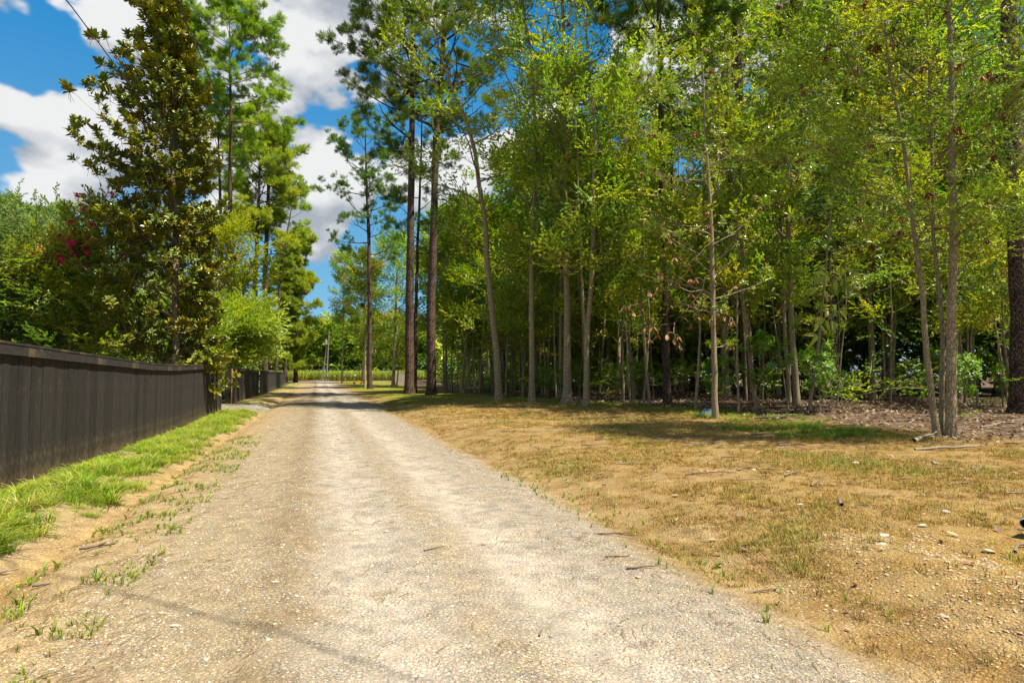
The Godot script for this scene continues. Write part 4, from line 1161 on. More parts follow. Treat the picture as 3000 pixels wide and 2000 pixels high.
func tuft(n: int, h: float, w: float, lean: float, seg: int, spread: float) -> ArrayMesh:
	var mb := MB.new()
	for k in n:
		var az := rr(0, TAU)
		var o := Vector3(cos(az), 0, sin(az)) * rr(0, spread)
		var a2 := az + rr(-0.8, 0.8)
		var out := Vector3(cos(a2), 0, sin(a2))
		var hh := h * rr(0.5, 1.15)
		var ln := lean * rr(0.3, 1.3)
		var side := out.cross(Vector3.UP).rotated(Vector3.UP, rr(-0.9, 0.9)) * w * rr(0.7, 1.3) * 0.5
		var g := rr(0.7, 1.25)
		mb.cur = Color(g * rr(0.85, 1.2), g, g)
		var pl := -1; var pr := -1
		for s in seg + 1:
			var t := float(s) / seg
			var q := o + Vector3.UP * hh * (t - 0.35 * ln * t * t) + out * hh * ln * t * t
			if s == seg:
				var e := mb.p(q)
				mb.t3(pl, e, pr)
			else:
				var l := mb.p(q - side * (1.0 - 0.4 * t)); var r := mb.p(q + side * (1.0 - 0.4 * t))
				if s > 0:
					mb.t3(pl, l, r); mb.t3(pl, r, pr)
				pl = l; pr = r
	return mb.mesh(false, true)

func grasses() -> void:
	rng.seed = 800
	# lush grass along the fence foot
	var lush := [tuft(30, 0.2, 0.008, 1.0, 3, 0.08), tuft(16, 0.3, 0.011, 1.3, 3, 0.06), tuft(38, 0.13, 0.006, 0.9, 2, 0.09)]
	var xs := [[], [], []]; var cs := [[], [], []]
	for i in 8400:
		var z := -4.2 - pow(rng.randf(), 1.25) * 22.0
		var edge := -2.26 - 0.3 * nz.get_noise_1d(z * 30.0) - 0.25 * nz2.get_noise_1d(z * 90.0) - (0.0 if z < -7.0 else 0.05)
		var x := lerpf(FENCE_X + 0.03, edge, pow(rng.randf(), 0.85))
		var bare := nz2.get_noise_2d(x * 26.0, z * 16.0)
		if bare > 0.24 and rng.randf() < 0.88: continue
		if x > edge - 0.3 and rng.randf() < 0.45: continue
		var k := 2 if rng.randf() < 0.35 or x < -3.3 else rng.randi() % 2
		var s := rr(0.5, 1.15) * (1.0 if z < -5.0 else 0.85) * (0.8 + 0.4 * nz.get_noise_2d(x * 30.0, z * 30.0))
		xs[k].append(Transform3D(Basis().rotated(Vector3.UP, rr(0, TAU)).scaled(Vector3(s, s * rr(0.8, 1.1), s)), Vector3(x, height(x, z) - 0.01, z)))
		cs[k].append(jit([Color(0.27, 0.39, 0.02), Color(0.19, 0.32, 0.018), Color(0.36, 0.43, 0.03), Color(0.12, 0.23, 0.02), Color(0.3, 0.36, 0.04), Color(0.4, 0.34, 0.1)][rng.randi() % 6], 0.15))
	# gateway and second fence foot
	for i in 700:
		var z := -rr(26.5, 100.0)
		var x := rr(-3.7, -2.6) if rng.randf() < 0.6 else rr(-3.9, -1.9)
		if z > -33.0 and z < -27.5 and x < -2.4: continue
		if nz2.get_noise_2d(x * 12.0, z * 5.0) < 0.05: continue
		var s := rr(0.4, 0.9)
		xs[2].append(Transform3D(Basis().rotated(Vector3.UP, rr(0, TAU)).scaled(Vector3(s * 2.0, s, s * 2.0)), Vector3(x, height(x, z), z)))
		cs[2].append(jit(Color(0.26, 0.36, 0.03), 0.2))
	for k in 3:
		tag(scatter("grass", lush[k], M["grass_blade"], xs[k], cs[k]), "bright green grass growing along the foot of the fence", "grass", "", "stuff")
	# thin dry grass of the right verge
	var dry := [tuft(14, 0.04, 0.004, 1.0, 2, 0.07), tuft(10, 0.055, 0.0045, 0.8, 2, 0.06), tuft(8, 0.09, 0.006, 0.7, 2, 0.04)]
	xs = [[], [], []]; cs = [[], [], []]
	var n := 0
	while n < 26000:
		var d := 2.6 * pow(13.0, pow(rng.randf(), 0.75))
		var lat := rr(-0.3, 0.9)
		var x := d * (0.956 * lat + 0.294)
		var z := d * (0.294 * lat - 0.956)
		if x < 2.75 or x > wood_edge(z) + 1.0: continue
		if x < 3.3 and rng.randf() < 0.7: continue
		var p := nz.get_noise_2d(x * 10.0, z * 10.0) + 0.6 * nz2.get_noise_2d(x * 45.0, z * 45.0)
		var heap := bump(x, 4.6, 1.5) * (1.0 - sst(3.8, 4.8, -z))
		if rng.randf() > clampf(0.55 + p * 1.3 - heap, 0.04, 1.0): continue
		n += 1
		var green := p + rr(-0.25, 0.25) > 0.52 or rng.randf() < 0.1 or -z > 26.0 + rr(-4, 6)
		var k := rng.randi() % 2
		if green and rng.randf() < 0.25: k = 2
		var s := rr(0.6, 1.2) * (0.8 + d * 0.035)
		xs[k].append(Transform3D(Basis().rotated(Vector3.UP, rr(0, TAU)).scaled(Vector3(s, s * rr(0.7, 1.1), s)), Vector3(x, height(x, z) - 0.004, z)))
		cs[k].append(jit(Color(0.22, 0.24, 0.035) if green else [Color(0.4, 0.28, 0.085), Color(0.36, 0.24, 0.06), Color(0.3, 0.225, 0.055), Color(0.22, 0.14, 0.05)][rng.randi() % 4], 0.2))
	for k in 3:
		tag(scatter("grass", dry[k], M["dry_grass"], xs[k], cs[k]), "thin straw-coloured grass on the right verge", "grass", "", "stuff")
	# lusher grass at the wood's edge, near the three-stem clump and down the verge
	xs = []; cs = []
	for i in 2000:
		var z: float; var x: float
		if i < 800:
			z = -rr(10.5, 14.5); x = wood_edge(z) + rr(-2.6, 0.4)
		else:
			z = -rr(14.0, 32.0); x = wood_edge(z) + rr(-0.9, 1.6)
		if nz.get_noise_2d(x * 25.0, z * 25.0) < -0.05: continue
		var s := rr(0.5, 1.0)
		xs.append(Transform3D(Basis().rotated(Vector3.UP, rr(0, TAU)).scaled(Vector3(s, s * 0.8, s)), Vector3(x, height(x, z), z)))
		cs.append(jit(Color(0.2, 0.3, 0.02), 0.2))
	tag(scatter("grass", lush[0], M["grass_blade"], xs, cs), "green grass tufts where the verge meets the wood", "grass", "", "stuff")
	# seedlings on the sandy left shoulder
	rng.seed = 801
	var sp := [tuft(5, 0.085, 0.008, 1.0, 3, 0.012), tuft(3, 0.06, 0.006, 0.6, 3, 0.008)]
	xs = [[], []]; cs = [[], []]
	for i in 5600:
		var z := -3.2 - pow(rng.randf(), 1.2) * 13.0
		var x := -1.75 + rr(-0.35, 0.75) * 0.8
		if nz2.get_noise_2d(x * 34.0, z * 34.0) < 0.12 and rng.randf() < 0.93: continue
		var k := i % 2
		var s := 0.35 + 1.0 * pow(rng.randf(), 2.0)
		xs[k].append(Transform3D(Basis().rotated(Vector3.UP, rr(0, TAU)).scaled(Vector3.ONE * s), Vector3(x, height(x, z), z)))
		cs[k].append(jit([Color(0.24, 0.34, 0.03), Color(0.17, 0.27, 0.03), Color(0.34, 0.3, 0.07)][rng.randi() % 3], 0.25))
	for i in 160:
		var z := -rr(3.0, 9.0)
		var x := 2.75 + rr(-0.25, 0.6)
		var k := i % 2
		xs[k].append(Transform3D(Basis().rotated(Vector3.UP, rr(0, TAU)).scaled(Vector3.ONE * rr(0.6, 1.4)), Vector3(x, height(x, z), z)))
		cs[k].append(jit(Color(0.2, 0.3, 0.03), 0.25))
	for k in 2:
		tag(scatter("grass", sp[k], M["grass_blade"], xs[k], cs[k]), "single green seedlings sprouting from the sandy shoulder", "grass", "", "stuff")

func litter() -> void:
	rng.seed = 900
	var mb := MB.new()
	leaf_big(mb, Vector3(-0.5, 0, 0), Vector3(1, 0.05, 0), Vector3.UP, 1.0, 0.45, -0.2)
	var m := mb.mesh(false, true)
	var xs := []; var cs := []
	for i in 16000:
		var z := -rr(7.0, 45.0)
		var x := wood_edge(z) + pow(rng.randf(), 1.15) * 16.0 + 0.5 + 1.2 * nz.get_noise_2d(z * 9.0, 3.0)
		var s := rr(0.06, 0.17)
		xs.append(Transform3D(Basis.from_euler(Vector3(rr(-0.5, 0.5), rr(0, TAU), rr(-0.5, 0.5))).scaled(Vector3.ONE * s), Vector3(x, height(x, z) + rr(0.005, 0.05), z)))
		cs.append(jit([Color(0.16, 0.115, 0.075), Color(0.23, 0.175, 0.12), Color(0.1, 0.068, 0.045), Color(0.15, 0.09, 0.05)][rng.randi() % 4], 0.25))
	for i in 900:
		var z := -3.0 - pow(rng.randf(), 1.3) * 22.0
		var x := rr(2.9, wood_edge(z))
		var s := rr(0.04, 0.1)
		xs.append(Transform3D(Basis.from_euler(Vector3(rr(-0.3, 0.3), rr(0, TAU), rr(-0.3, 0.3))).scaled(Vector3.ONE * s), Vector3(x, height(x, z) + 0.012, z)))
		cs.append(jit([Color(0.22, 0.13, 0.07), Color(0.34, 0.23, 0.14), Color(0.15, 0.085, 0.05)][rng.randi() % 3], 0.25))
	tag(scatter("leaf_litter", m, M["dead_leaf"], xs, cs), "brown fallen leaves covering the floor of the wood", "leaf litter", "", "stuff")
	# scattered needles and bits on lane and verge
	var nb := MB.new()
	for k in 7:
		var o := Vector3(rr(-0.12, 0.12), 0.004, rr(-0.12, 0.12))
		var a := rr(-0.5, 0.5)
		var d := Vector3(cos(a), 0, sin(a)) * rr(0.05, 0.11)
		nb.tube([o, o + d * 0.5 + Vector3(0, rr(0, 0.008), 0), o + d], [0.0012, 0.0014, 0.001], 3, false)
	var nm := nb.mesh(false, false)
	xs = []; cs = []
	for i in 1500:
		var d := 2.5 * pow(7.0, pow(rng.randf(), 0.8))
		var lat := rr(-0.86, 0.9)
		var x := d * (0.956 * lat + 0.294)
		var z := d * (0.294 * lat - 0.956)
		if x < -2.2 or x > 11.0: continue
		if x > -0.9 and x < 2.2 and rng.randf() < 0.8: continue
		xs.append(Transform3D(Basis().rotated(Vector3.UP, rr(-0.6, 0.6) + 1.2), Vector3(x, height(x, z) + 0.002, z)))
		cs.append(jit(Color(0.2, 0.12, 0.06), 0.3))
	tag(scatter("needle_litter", nm, M["pebble"], xs, cs), "brown pine needles strewn over sand and verge", "needle litter", "", "stuff")

func stick(at: Vector2, turn: float, length: float, r: float, label: String, group := "", m := "dead_wood", fork := true) -> void:
	var o := base("stick", Vector3(at.x, height(at.x, at.y), at.y), turn)
	tag(o, label, "stick", group)
	var mb := MB.new()
	var pts := []; var rad := []
	var n := 6
	var side := 0.0
	for k in n + 1:
		var t := float(k) / n
		side += rr(-0.05, 0.05) * length
		pts.append(Vector3((t - 0.5) * length, r * 0.8 + absf(rr(0, 0.6)) * r + 0.02 * length * sin(t * 3.0), side))
		rad.append(r * (1.0 - 0.55 * t) * rr(0.85, 1.1))
	mb.tube(pts, rad, 7, true, 1.0)
	put("stem", mb.mesh(true), M[m], o)
	if fork:
		var fb := MB.new()
		var q: Vector3 = pts[3]
		fb.tube([q, q + Vector3(length * 0.14, r, length * 0.1), q + Vector3(length * 0.24, r * 2.0, length * 0.12)], [r * 0.6, r * 0.45, r * 0.25], 6, true)
		put("side_twig", fb.mesh(true), M[m], o)

func sticks() -> void:
	rng.seed = 950
	stick(Vector2(0.93, -5.15), 0.35, 0.2, 0.008, "short brown stick lying alone on the middle of the lane", "", "dead_wood", false)
	stick(Vector2(2.33, -4.3), -0.25, 0.22, 0.011, "thick brown stick, nearer of two lying at the lane's right edge", "", "dead_wood", false)
	stick(Vector2(2.3, -4.62), -0.2, 0.2, 0.007, "thin brown stick, farther of two lying at the lane's right edge", "", "dead_wood", false)
	stick(Vector2(2.95, -3.75), 0.1, 0.26, 0.009, "forked stick lying where lane meets verge", "")
	stick(Vector2(2.62, -5.3), -0.5, 0.4, 0.01, "crumbling strip of bark at the lane's right edge", "", "dead_wood")
	stick(Vector2(1.2, -3.35), 1.0, 0.1, 0.006, "small dark hooked twig near the front of the lane", "", "dead_wood")
	stick(Vector2(-1.75, -6.2), 0.3, 0.26, 0.016, "dark split stick on the sandy left shoulder", "", "dead_wood")
	stick(Vector2(-1.8, -5.2), 0.2, 0.1, 0.012, "reddish bark flake on the sandy left shoulder", "", "dead_wood", false)
	stick(Vector2(-2.25, -5.7), 0.6, 0.24, 0.01, "pale stick beside the washed-out rill", "", "pale_wood")
	stick(Vector2(5.1, -7.4), -0.1, 0.75, 0.011, "long thin stick lying across the middle of the verge", "", "dead_wood")
	stick(Vector2(5.2, -5.35), 0.9, 0.3, 0.02, "stubby forked branch upright in the dry verge", "", "dead_wood")
	stick(Vector2(5.35, -3.62), 0.25, 0.6, 0.014, "bent bare stick leaning by the blue pipe end", "", "dead_wood")
	stick(Vector2(4.95, -3.15), -0.6, 0.2, 0.02, "weathered wood chunk in the gravel heap", "", "pale_wood", false)
	stick(Vector2(10.9, -8.6), -0.1, 1.6, 0.025, "grey bent branch on the ground at the far right", "", "pale_wood")
	stick(Vector2(11.6, -9.6), 0.35, 1.3, 0.05, "thick pale broken branch beside the three-stem clump", "", "pale_wood")
	stick(Vector2(9.6, -11.6), -0.35, 1.0, 0.022, "dark stick in green grass left of the three-stem clump", "", "dead_wood")
	for i in 44:
		var z := -rr(4.6, 15.0)
		var tx := rr(4.2, 9.6)
		stick(Vector2(tx, z), rr(-0.6, 0.8), rr(0.2, 0.6), rr(0.007, 0.017), "%s %s twig on verge, %s" % [["dark", "pale"][i % 2], "forked" if i % 3 != 0 else "plain", where_on_verge(tx, z)], "twigs on the verge", ["dead_wood", "pale_wood"][i % 2], i % 3 != 0)
	for i in 22:
		var z := -rr(8.5, 30.0)
		var tx := wood_edge(z) + rr(0.6, 5.0)
		stick(Vector2(tx, z), rr(-1.0, 1.0), rr(0.8, 2.4), rr(0.012, 0.03), "%s fallen branch on leaf mould %s" % [["dark", "pale"][i % 2], behind(Vector2(tx, z))], "fallen branches in the wood", ["dead_wood", "pale_wood"][i % 2])

# ---------------------------------------------------------------- fence
func fence_run(root: Node3D, a: Vector2, b: Vector2, top: Callable, seed_: int, far: bool) -> void:
	# boards, cap and fascia between two points (x, z); the faces look to +x
	rng.seed = seed_
	var d := b - a
	var L := d.length()
	d /= L
	var along := Vector3(d.x, 0, d.y)
	var out := Vector3(-d.y, 0, d.x)
	var basis := Basis(along, Vector3.UP, out)
	if out.x < 0.0:
		out = -out
		basis = Basis(along, Vector3.UP, out)
	var s := 0.0
	while s < L - 0.02:
		var w: float = minf(rr(0.14, 0.24) if not far else rr(0.19, 0.3), L - s)
		var x: float = a.x + d.x * (s + w * 0.5); var z: float = a.y + d.y * (s + w * 0.5)
		var y0 := height(x, z) - 0.06
		var y1: float = top.call(z) - 0.03
		var mb := MB.new()
		var g := rr(0.6, 1.35)
		mb.cur = Color(g, g * rr(0.95, 1.03), g * rr(0.9, 1.06))
		var gap := rr(0.002, 0.006) if rng.randf() < 0.85 else rr(0.008, 0.014)
		var th := 0.02
		var lift := rr(0.0, 0.007)
		var hw := w * 0.5 - gap * 0.5
		var hh := y1 - y0
		var off := Vector2(rng.randf() * 3.0, 0.0)
		var tw := rr(-0.003, 0.003)
		mb.box(Vector3(-hw, 0, lift - th * 0.5), Vector3(hw, hh, lift + th * 0.5), Transform3D(basis.rotated(along, 0.0) , Vector3(x, y0, z) + along * tw), off)
		put("board", mb.mesh(true, true, true), M["fence_stain"], root)
		s += w
	# rails behind, fascia and cap in lengths
	s = 0.0
	var step := 2.4
	while s < L - 0.05:
		var w := minf(step, L - s)
		var p0 := a + d * s; var p1 := a + d * (s + w)
		for part in [["rail", -0.075, -0.02, 0.45, 0.54], ["rail", -0.075, -0.02, 1.3, 1.39]]:
			var mb := MB.new()
			var ya: float = height(p0.x, p0.y) + part[3]; var yb: float = height(p1.x, p1.y) + part[3]
			beam(mb, p0, p1, ya, yb, part[4] - part[3], part[1], part[2], out)
			put(part[0], mb.mesh(true, true, true), M["fence_stain"], root)
		var t0: float = top.call(p0.y); var t1: float = top.call(p1.y)
		var fb := MB.new()
		fb.cur = Color.WHITE * rr(1.05, 1.3)
		beam(fb, p0 + d * 0.001, p1 - d * 0.001, t0 - 0.125, t1 - 0.125, 0.122, 0.018, 0.056, out)
		put("fascia_board", fb.mesh(true, true, true), M["fence_stain"], root)
		var cb := MB.new()
		cb.cur = Color.WHITE * rr(1.0, 1.3)
		beam(cb, p0 + d * 0.001, p1 - d * 0.001, t0, t1, 0.03, -0.085, 0.062, out)
		put("cap_board", cb.mesh(true, true, true), M["fence_stain"], root)
		var pb := MB.new()
		pb.box(Vector3(-0.045, -0.3, -0.17), Vector3(0.045, t0 - height(p0.x, p0.y) - 0.005, -0.08), Transform3D(basis, Vector3(p0.x, height(p0.x, p0.y), p0.y) + along * 0.06))
		put("post", pb.mesh(true, true, true), M["fence_stain"], root)
		s += step

func beam(mb: MB, p0: Vector2, p1: Vector2, y0: float, y1: float, h: float, o0: float, o1: float, out: Vector3) -> void:
	var A := Vector3(p0.x, y0, p0.y); var B := Vector3(p1.x, y1, p1.y)
	var up := Vector3(0, h, 0)
	var L := A.distance_to(B)
	var k := [A + out * o0, B + out * o0, B + out * o1, A + out * o1]
	var off := rng.randf() * 5.0
	var f := [[k[3], k[2], k[2] + up, k[3] + up], [k[1], k[0], k[0] + up, k[1] + up], [k[3] + up, k[2] + up, k[1] + up, k[0] + up], [k[0], k[1], k[2], k[3]], [k[2], k[1], k[1] + up, k[2] + up], [k[0], k[3], k[3] + up, k[0] + up]]
	for e in f:
		var A0: Vector3 = e[0]; var B0: Vector3 = e[1]; var C0: Vector3 = e[2]; var D0: Vector3 = e[3]
		var nn := (B0 - A0).cross(D0 - A0).normalized()
		if nn.dot((A0 + B0 + C0 + D0) * 0.25 - (A + B) * 0.5 - up * 0.5 - out * (o0 + o1) * 0.5) < 0.0:
			nn = -nn
			var t := B0; B0 = D0; D0 = t
		var w := (B0 - A0).length(); var hh := (D0 - A0).length()
		var us := [Vector2(0, 0), Vector2(0, w), Vector2(hh, w), Vector2(hh, 0)] if w > hh else [Vector2(0, 0), Vector2(w, 0), Vector2(w, hh), Vector2(0, hh)]
		var i := mb.p(A0, nn, us[0] + Vector2(off, off))
		mb.p(B0, nn, us[1] + Vector2(off, off)); mb.p(C0, nn, us[2] + Vector2(off, off)); mb.p(D0, nn, us[3] + Vector2(off, off))
		mb.q4(i, i + 1, i + 2, i + 3)

func fences() -> void:
	var f1 := base("fence", Vector3.ZERO)
	tag(f1, "long dark stained board fence with capped top beside the lane", "fence")
	var top1 := func(z: float) -> float: return lut(-z, [0.0, 7.5, 16.0, 18.5, 26.5], [1.84, 1.84, 1.68, 1.69, 1.87])
	fence_run(f1, Vector2(FENCE_X, -3.6), Vector2(FENCE_X - 0.02, -26.4), top1, 1001, false)
	var eb := MB.new()
	eb.cur = Color(1.1, 1.1, 1.1)
	var e := Vector3(FENCE_X - 0.02, 0, -26.46)
	eb.box(Vector3(-0.06, -0.2, -0.045), Vector3(0.05, 1.86, 0.045), Transform3D(Basis(), e))
	put("end_post", eb.mesh(true, true, true), M["fence_stain"], f1)
	var f2 := base("fence", Vector3.ZERO)
	tag(f2, "farther dark board fence beyond the gravel gateway", "fence")
	var top2 := func(z: float) -> float: return lut(-z, [33.0, 47.0, 49.0, 80.0, 101.0], [1.82, 1.74, 1.8, 1.86, 2.0]) 
	fence_run(f2, Vector2(-3.96, -33.4), Vector2(-4.02, -47.9), top2, 1002, true)
	fence_run(f2, Vector2(-3.9, -48.0), Vector2(-4.6, -101.0), top2, 1003, true)
	var pb := MB.new()
	pb.cur = Color(1.25, 1.25, 1.3)
	pb.box(Vector3(-0.34, -0.1, -0.03), Vector3(-0.09, 1.84, 0.03), Transform3D(Basis(), Vector3(-3.93, 0, -33.3)))
	put("end_board", pb.mesh(true, true, true), M["fence_stain"], f2)
	var rb := MB.new()
	rb.box(Vector3(-0.045, 0.02, -0.02), Vector3(0.0, 1.78, 0.02), Transform3D(Basis(), Vector3(-3.95, 0, -33.33)))
	var raw := put("bare_edge", rb.mesh(true, true, true), M["raw_wood"], f2)
	raw.set_meta("label", "unstained orange timber edge of the gate end")

# ---------------------------------------------------------------- the far end of the lane
func far_end() -> void:
	rng.seed = 1100
	# paved road across
	var mb := MB.new()
	var n := 40
	for k in n:
		var xa := -60.0 + 3.0 * k; var xb := xa + 3.0
		mb.face(Vector3(xa, height(xa, -119.0) + 0.02, -119.0), Vector3(xb, height(xb, -119.0) + 0.02, -119.0), Vector3(xb, height(xb, -124.5) + 0.02, -124.5), Vector3(xa, height(xa, -124.5) + 0.02, -124.5))
	tag(put("paved_road", mb.mesh(true), M["asphalt"]), "grey paved road crossing the end of the lane", "road", "", "structure")
	# maize
	var cm := MB.new()
	cm.cur = Color(0.9, 0.8, 0.7)
	cm.tube([Vector3.ZERO, Vector3(0, 1.6, 0)], [0.02, 0.012], 4, false)
	for k in 11:
		var az := k * 3.14159 + rr(-0.5, 0.5)
		var out := Vector3(cos(az), 0, sin(az))
		var o := Vector3(0, 0.15 + 0.14 * k, 0)
		var side := out.cross(Vector3.UP) * 0.05
		cm.cur = Color(1.1, 0.52, 0.5) if k < 3 else Color(rr(0.8, 1.2), rr(0.8, 1.2), 1.0)
		var a := cm.p(o - side * 0.5); var b := cm.p(o + side * 0.5)
		var c := cm.p(o + out * 0.3 + Vector3(0, 0.28, 0) + side); var d := cm.p(o + out * 0.3 + Vector3(0, 0.28, 0) - side)
		var e := cm.p(o + out * 0.7 + Vector3(0, 0.05, 0))
		cm.t3(a, b, c); cm.t3(a, c, d); cm.t3(d, c, e)
	for k in 7:
		cm.cur = Color(2.2, 1.0, 2.0)
		var d2 := Vector3(rr(-0.4, 0.4), 1, rr(-0.4, 0.4)).normalized()
		cm.tube([Vector3(0, 1.6, 0), Vector3(0, 1.6, 0) + d2 * 0.32], [0.012, 0.008], 3, false)
	var corn := cm.mesh(false, true)
	var xs := []; var cs := []
	for row in 14:
		for k in 420:
			var x := -62.0 + 0.27 * k + rr(-0.08, 0.08)
			if row > 5 and k % 2 == 0: continue
			var z := -128.0 - 0.85 * row + rr(-0.1, 0.1)
			xs.append(Transform3D(Basis().rotated(Vector3.UP, rr(0, TAU)).scaled(Vector3.ONE * rr(0.95, 1.15)), Vector3(x, height(x, z), z)))
			cs.append(jit(Color(0.25, 0.31, 0.03), 0.2))
	tag(scatter("corn_field", corn, M["corn_leaf"], xs, cs), "strip of ripening maize beyond the paved road", "corn field", "", "stuff")
	# distant wood
	var fm := [[], []]; var fc := [[], []]
	for i in 5600:
		var x := rr(-30.0, 32.0) if i % 4 else rr(-75.0, 80.0)
		var z := -rr(170.0, 184.0)
		var top := 13.0 + 5.0 * nz.get_noise_1d(x * 6.0) + 3.0 * nz2.get_noise_1d(x * 22.0)
		var y := pow(rng.randf(), 0.75) * top
		fm[i % 2].append(Transform3D(frame_y(Vector3(rr(-1, 1), rr(-0.1, 1), rr(-0.4, 1)), Vector3(rr(-0.5, 0.5), 1, rr(-0.3, 0.8)), rr(2.0, 3.2)), Vector3(x, 0.4 + y, z + 2.0 * nz.get_noise_2d(x * 9.0, y * 9.0))))
		fc[i % 2].append(jit((OAK_C + DARK_C)[rng.randi() % 7], 0.18))
	for i in 5000:
		# woods closing the view behind the left gardens and far right
		var left := i % 2 == 0
		var z := -rr(60.0, 125.0)
		var x := -rr(24.0, 40.0) - (0.0 if z < -75.0 else 6.0) if left else wood_edge(z) + rr(8.0, 55.0)
		if not left: z = -rr(78.0, 112.0)
		var y := pow(rng.randf(), 0.8) * (9.0 + 3.0 * nz.get_noise_2d(x * 5.0, z * 5.0))
		fm[i % 2].append(Transform3D(frame_y(Vector3(rr(-1, 1), rr(-0.1, 1), rr(-1, 1)), Vector3(rr(-0.5, 0.5), 1, rr(-0.3, 0.8)), rr(1.6, 2.8)), Vector3(x, 0.4 + y, z)))
		fc[i % 2].append(jit((OAK_C + DARK_C)[rng.randi() % 7], 0.18))
	for i in 3600:
		var a := rr(0.42, 1.15)
		var dist := rr(50.0, 80.0)
		var x := sin(a) * dist; var z := -cos(a) * dist
		var y := pow(rng.randf(), 0.85) * 15.0
		fm[i % 2].append(Transform3D(frame_y(Vector3(rr(-1, 1), rr(-0.1, 1), rr(-1, 1)), Vector3(rr(-0.5, 0.5), 1, rr(-0.3, 0.8)), rr(1.5, 2.6)), Vector3(x, 0.3 + y, z)))
		fc[i % 2].append(jit((OAK_C + DARK_C + DARK_C)[rng.randi() % 10], 0.18))
	for k in 2:
		tag(scatter("far_woods", SPRAY.far[k], M["oak_leaf"], fm[k], fc[k]), "distant belt of leafy woods closing the view", "woods", "", "stuff")
	# poles
	var gy := height(1.2, -125.5)
	var p := base("utility_pole", Vector3(1.6, gy, -125.5))
	tag(p, "upright grey utility pole with transformer at the end of the lane", "utility pole")
	var t := MB.new(); t.tube([Vector3(0, -0.3, 0), Vector3(0.35, 9.6, 0)], [0.15, 0.1], 10)
	put("pole", t.mesh(true), M["pole_wood"], p)
	t = MB.new(); t.tube([Vector3(-0.2, 7.0, 0.1), Vector3(-0.2, 7.05, 0.1), Vector3(-0.2, 7.85, 0.1), Vector3(-0.2, 7.95, 0.1)], [0.24, 0.28, 0.28, 0.2], 14)
	put("transformer", t.mesh(true), M["metal_grey"], p)
	t = MB.new(); t.tube([Vector3(0.33, 9.5, 0), Vector3(0.33, 9.9, 0)], [0.03, 0.02], 6)
	put("insulator", t.mesh(true), M["metal_grey"], p)
	t = MB.new(); t.box(Vector3(0.05, 0.9, 0.12), Vector3(0.3, 1.4, 0.26))
	put("meter_box", t.mesh(true), M["metal_grey"], p)
	var p2 := base("utility_pole", Vector3(-2.0, gy, -125.8))
	tag(p2, "slanting brace pole leaning against the utility pole", "utility pole")
	t = MB.new(); t.tube([Vector3(0, -0.3, 0), Vector3(1.0, 8.2, 0.1)], [0.13, 0.09], 10)
	p2.position.x = 0.75
	put("pole", t.mesh(true), M["pole_wood"], p2)
	# wires
	wire("power_line", Vector3(1.95, 10.2, -125.5), Vector3(-4.95, 9.0, -14.7), Vector3(-6.4, 9.2, 9.0), "overhead wire coming down from the top left corner to the pole", 0.012)
	wire("power_line", Vector3(1.95, 9.4, -125.5), Vector3(-2.9, 9.2, -14.7), Vector3(-3.6, 9.4, 9.0), "second overhead wire just left of the magnolia's top", 0.01)
	wire("power_line", Vector3(1.95, 10.3, -125.5), Vector3(-20, 9.6, -125), Vector3(-45, 10.0, -124), "wire running left from the utility pole along the paved road", 0.012)
	wire("power_line", Vector3(1.95, 10.2, -125.5), Vector3(20, 9.6, -125), Vector3(45, 10.0, -124), "wire running right from the utility pole along the paved road", 0.012)
	# the service drop whose shadow crosses the lane in front; it hangs above the picture
	var k := 8.3 * SUN_TO.x / SUN_TO.y; var kz := 8.3 * SUN_TO.z / SUN_TO.y
	var q := Vector3(-0.22 + k, 8.3, -3.76 + kz)
	var dd := Vector3(0.684, 0, 0.73)
	wire("power_line", q - dd * 9.0 + Vector3(0, 0.3, 0), q, q + dd * 9.0 + Vector3(0, 0.3, 0), "service cable overhead whose shadow crosses the lane", 0.013)
	# mailboxes
	for i in 3:
		var mx := 4.9 + 1.6 * i
		var mbx := base("mailbox", Vector3(mx, height(mx, -118.0), -118.0))
		tag(mbx, ["left pale mailbox on a post by the paved road", "middle pale mailbox on a post by the paved road", "right pale mailbox on a post by the paved road"][i], "mailbox", "mailboxes by the paved road")
		t = MB.new(); t.box(Vector3(-0.05, -0.2, -0.05), Vector3(0.05, 1.05, 0.05)); put("post", t.mesh(true), M["pole_wood"], mbx)
		t = MB.new()
		var arc := []
		for a in 9:
			arc.append(Vector2(cos(PI * a / 8.0) * 0.14, 0.12 + sin(PI * a / 8.0) * 0.14))
		arc.append(Vector2(-0.14, 0.0)); arc.append(Vector2(0.14, 0.0))
		extrude(t, arc, 0.5)
		put("box", t.mesh(true), M["white_paint" if i != 0 else "blue_paint"] if i != 1 else M["white_paint"], mbx, Transform3D(Basis(), Vector3(0, 1.05, -0.25)))
	mower()
	shed()

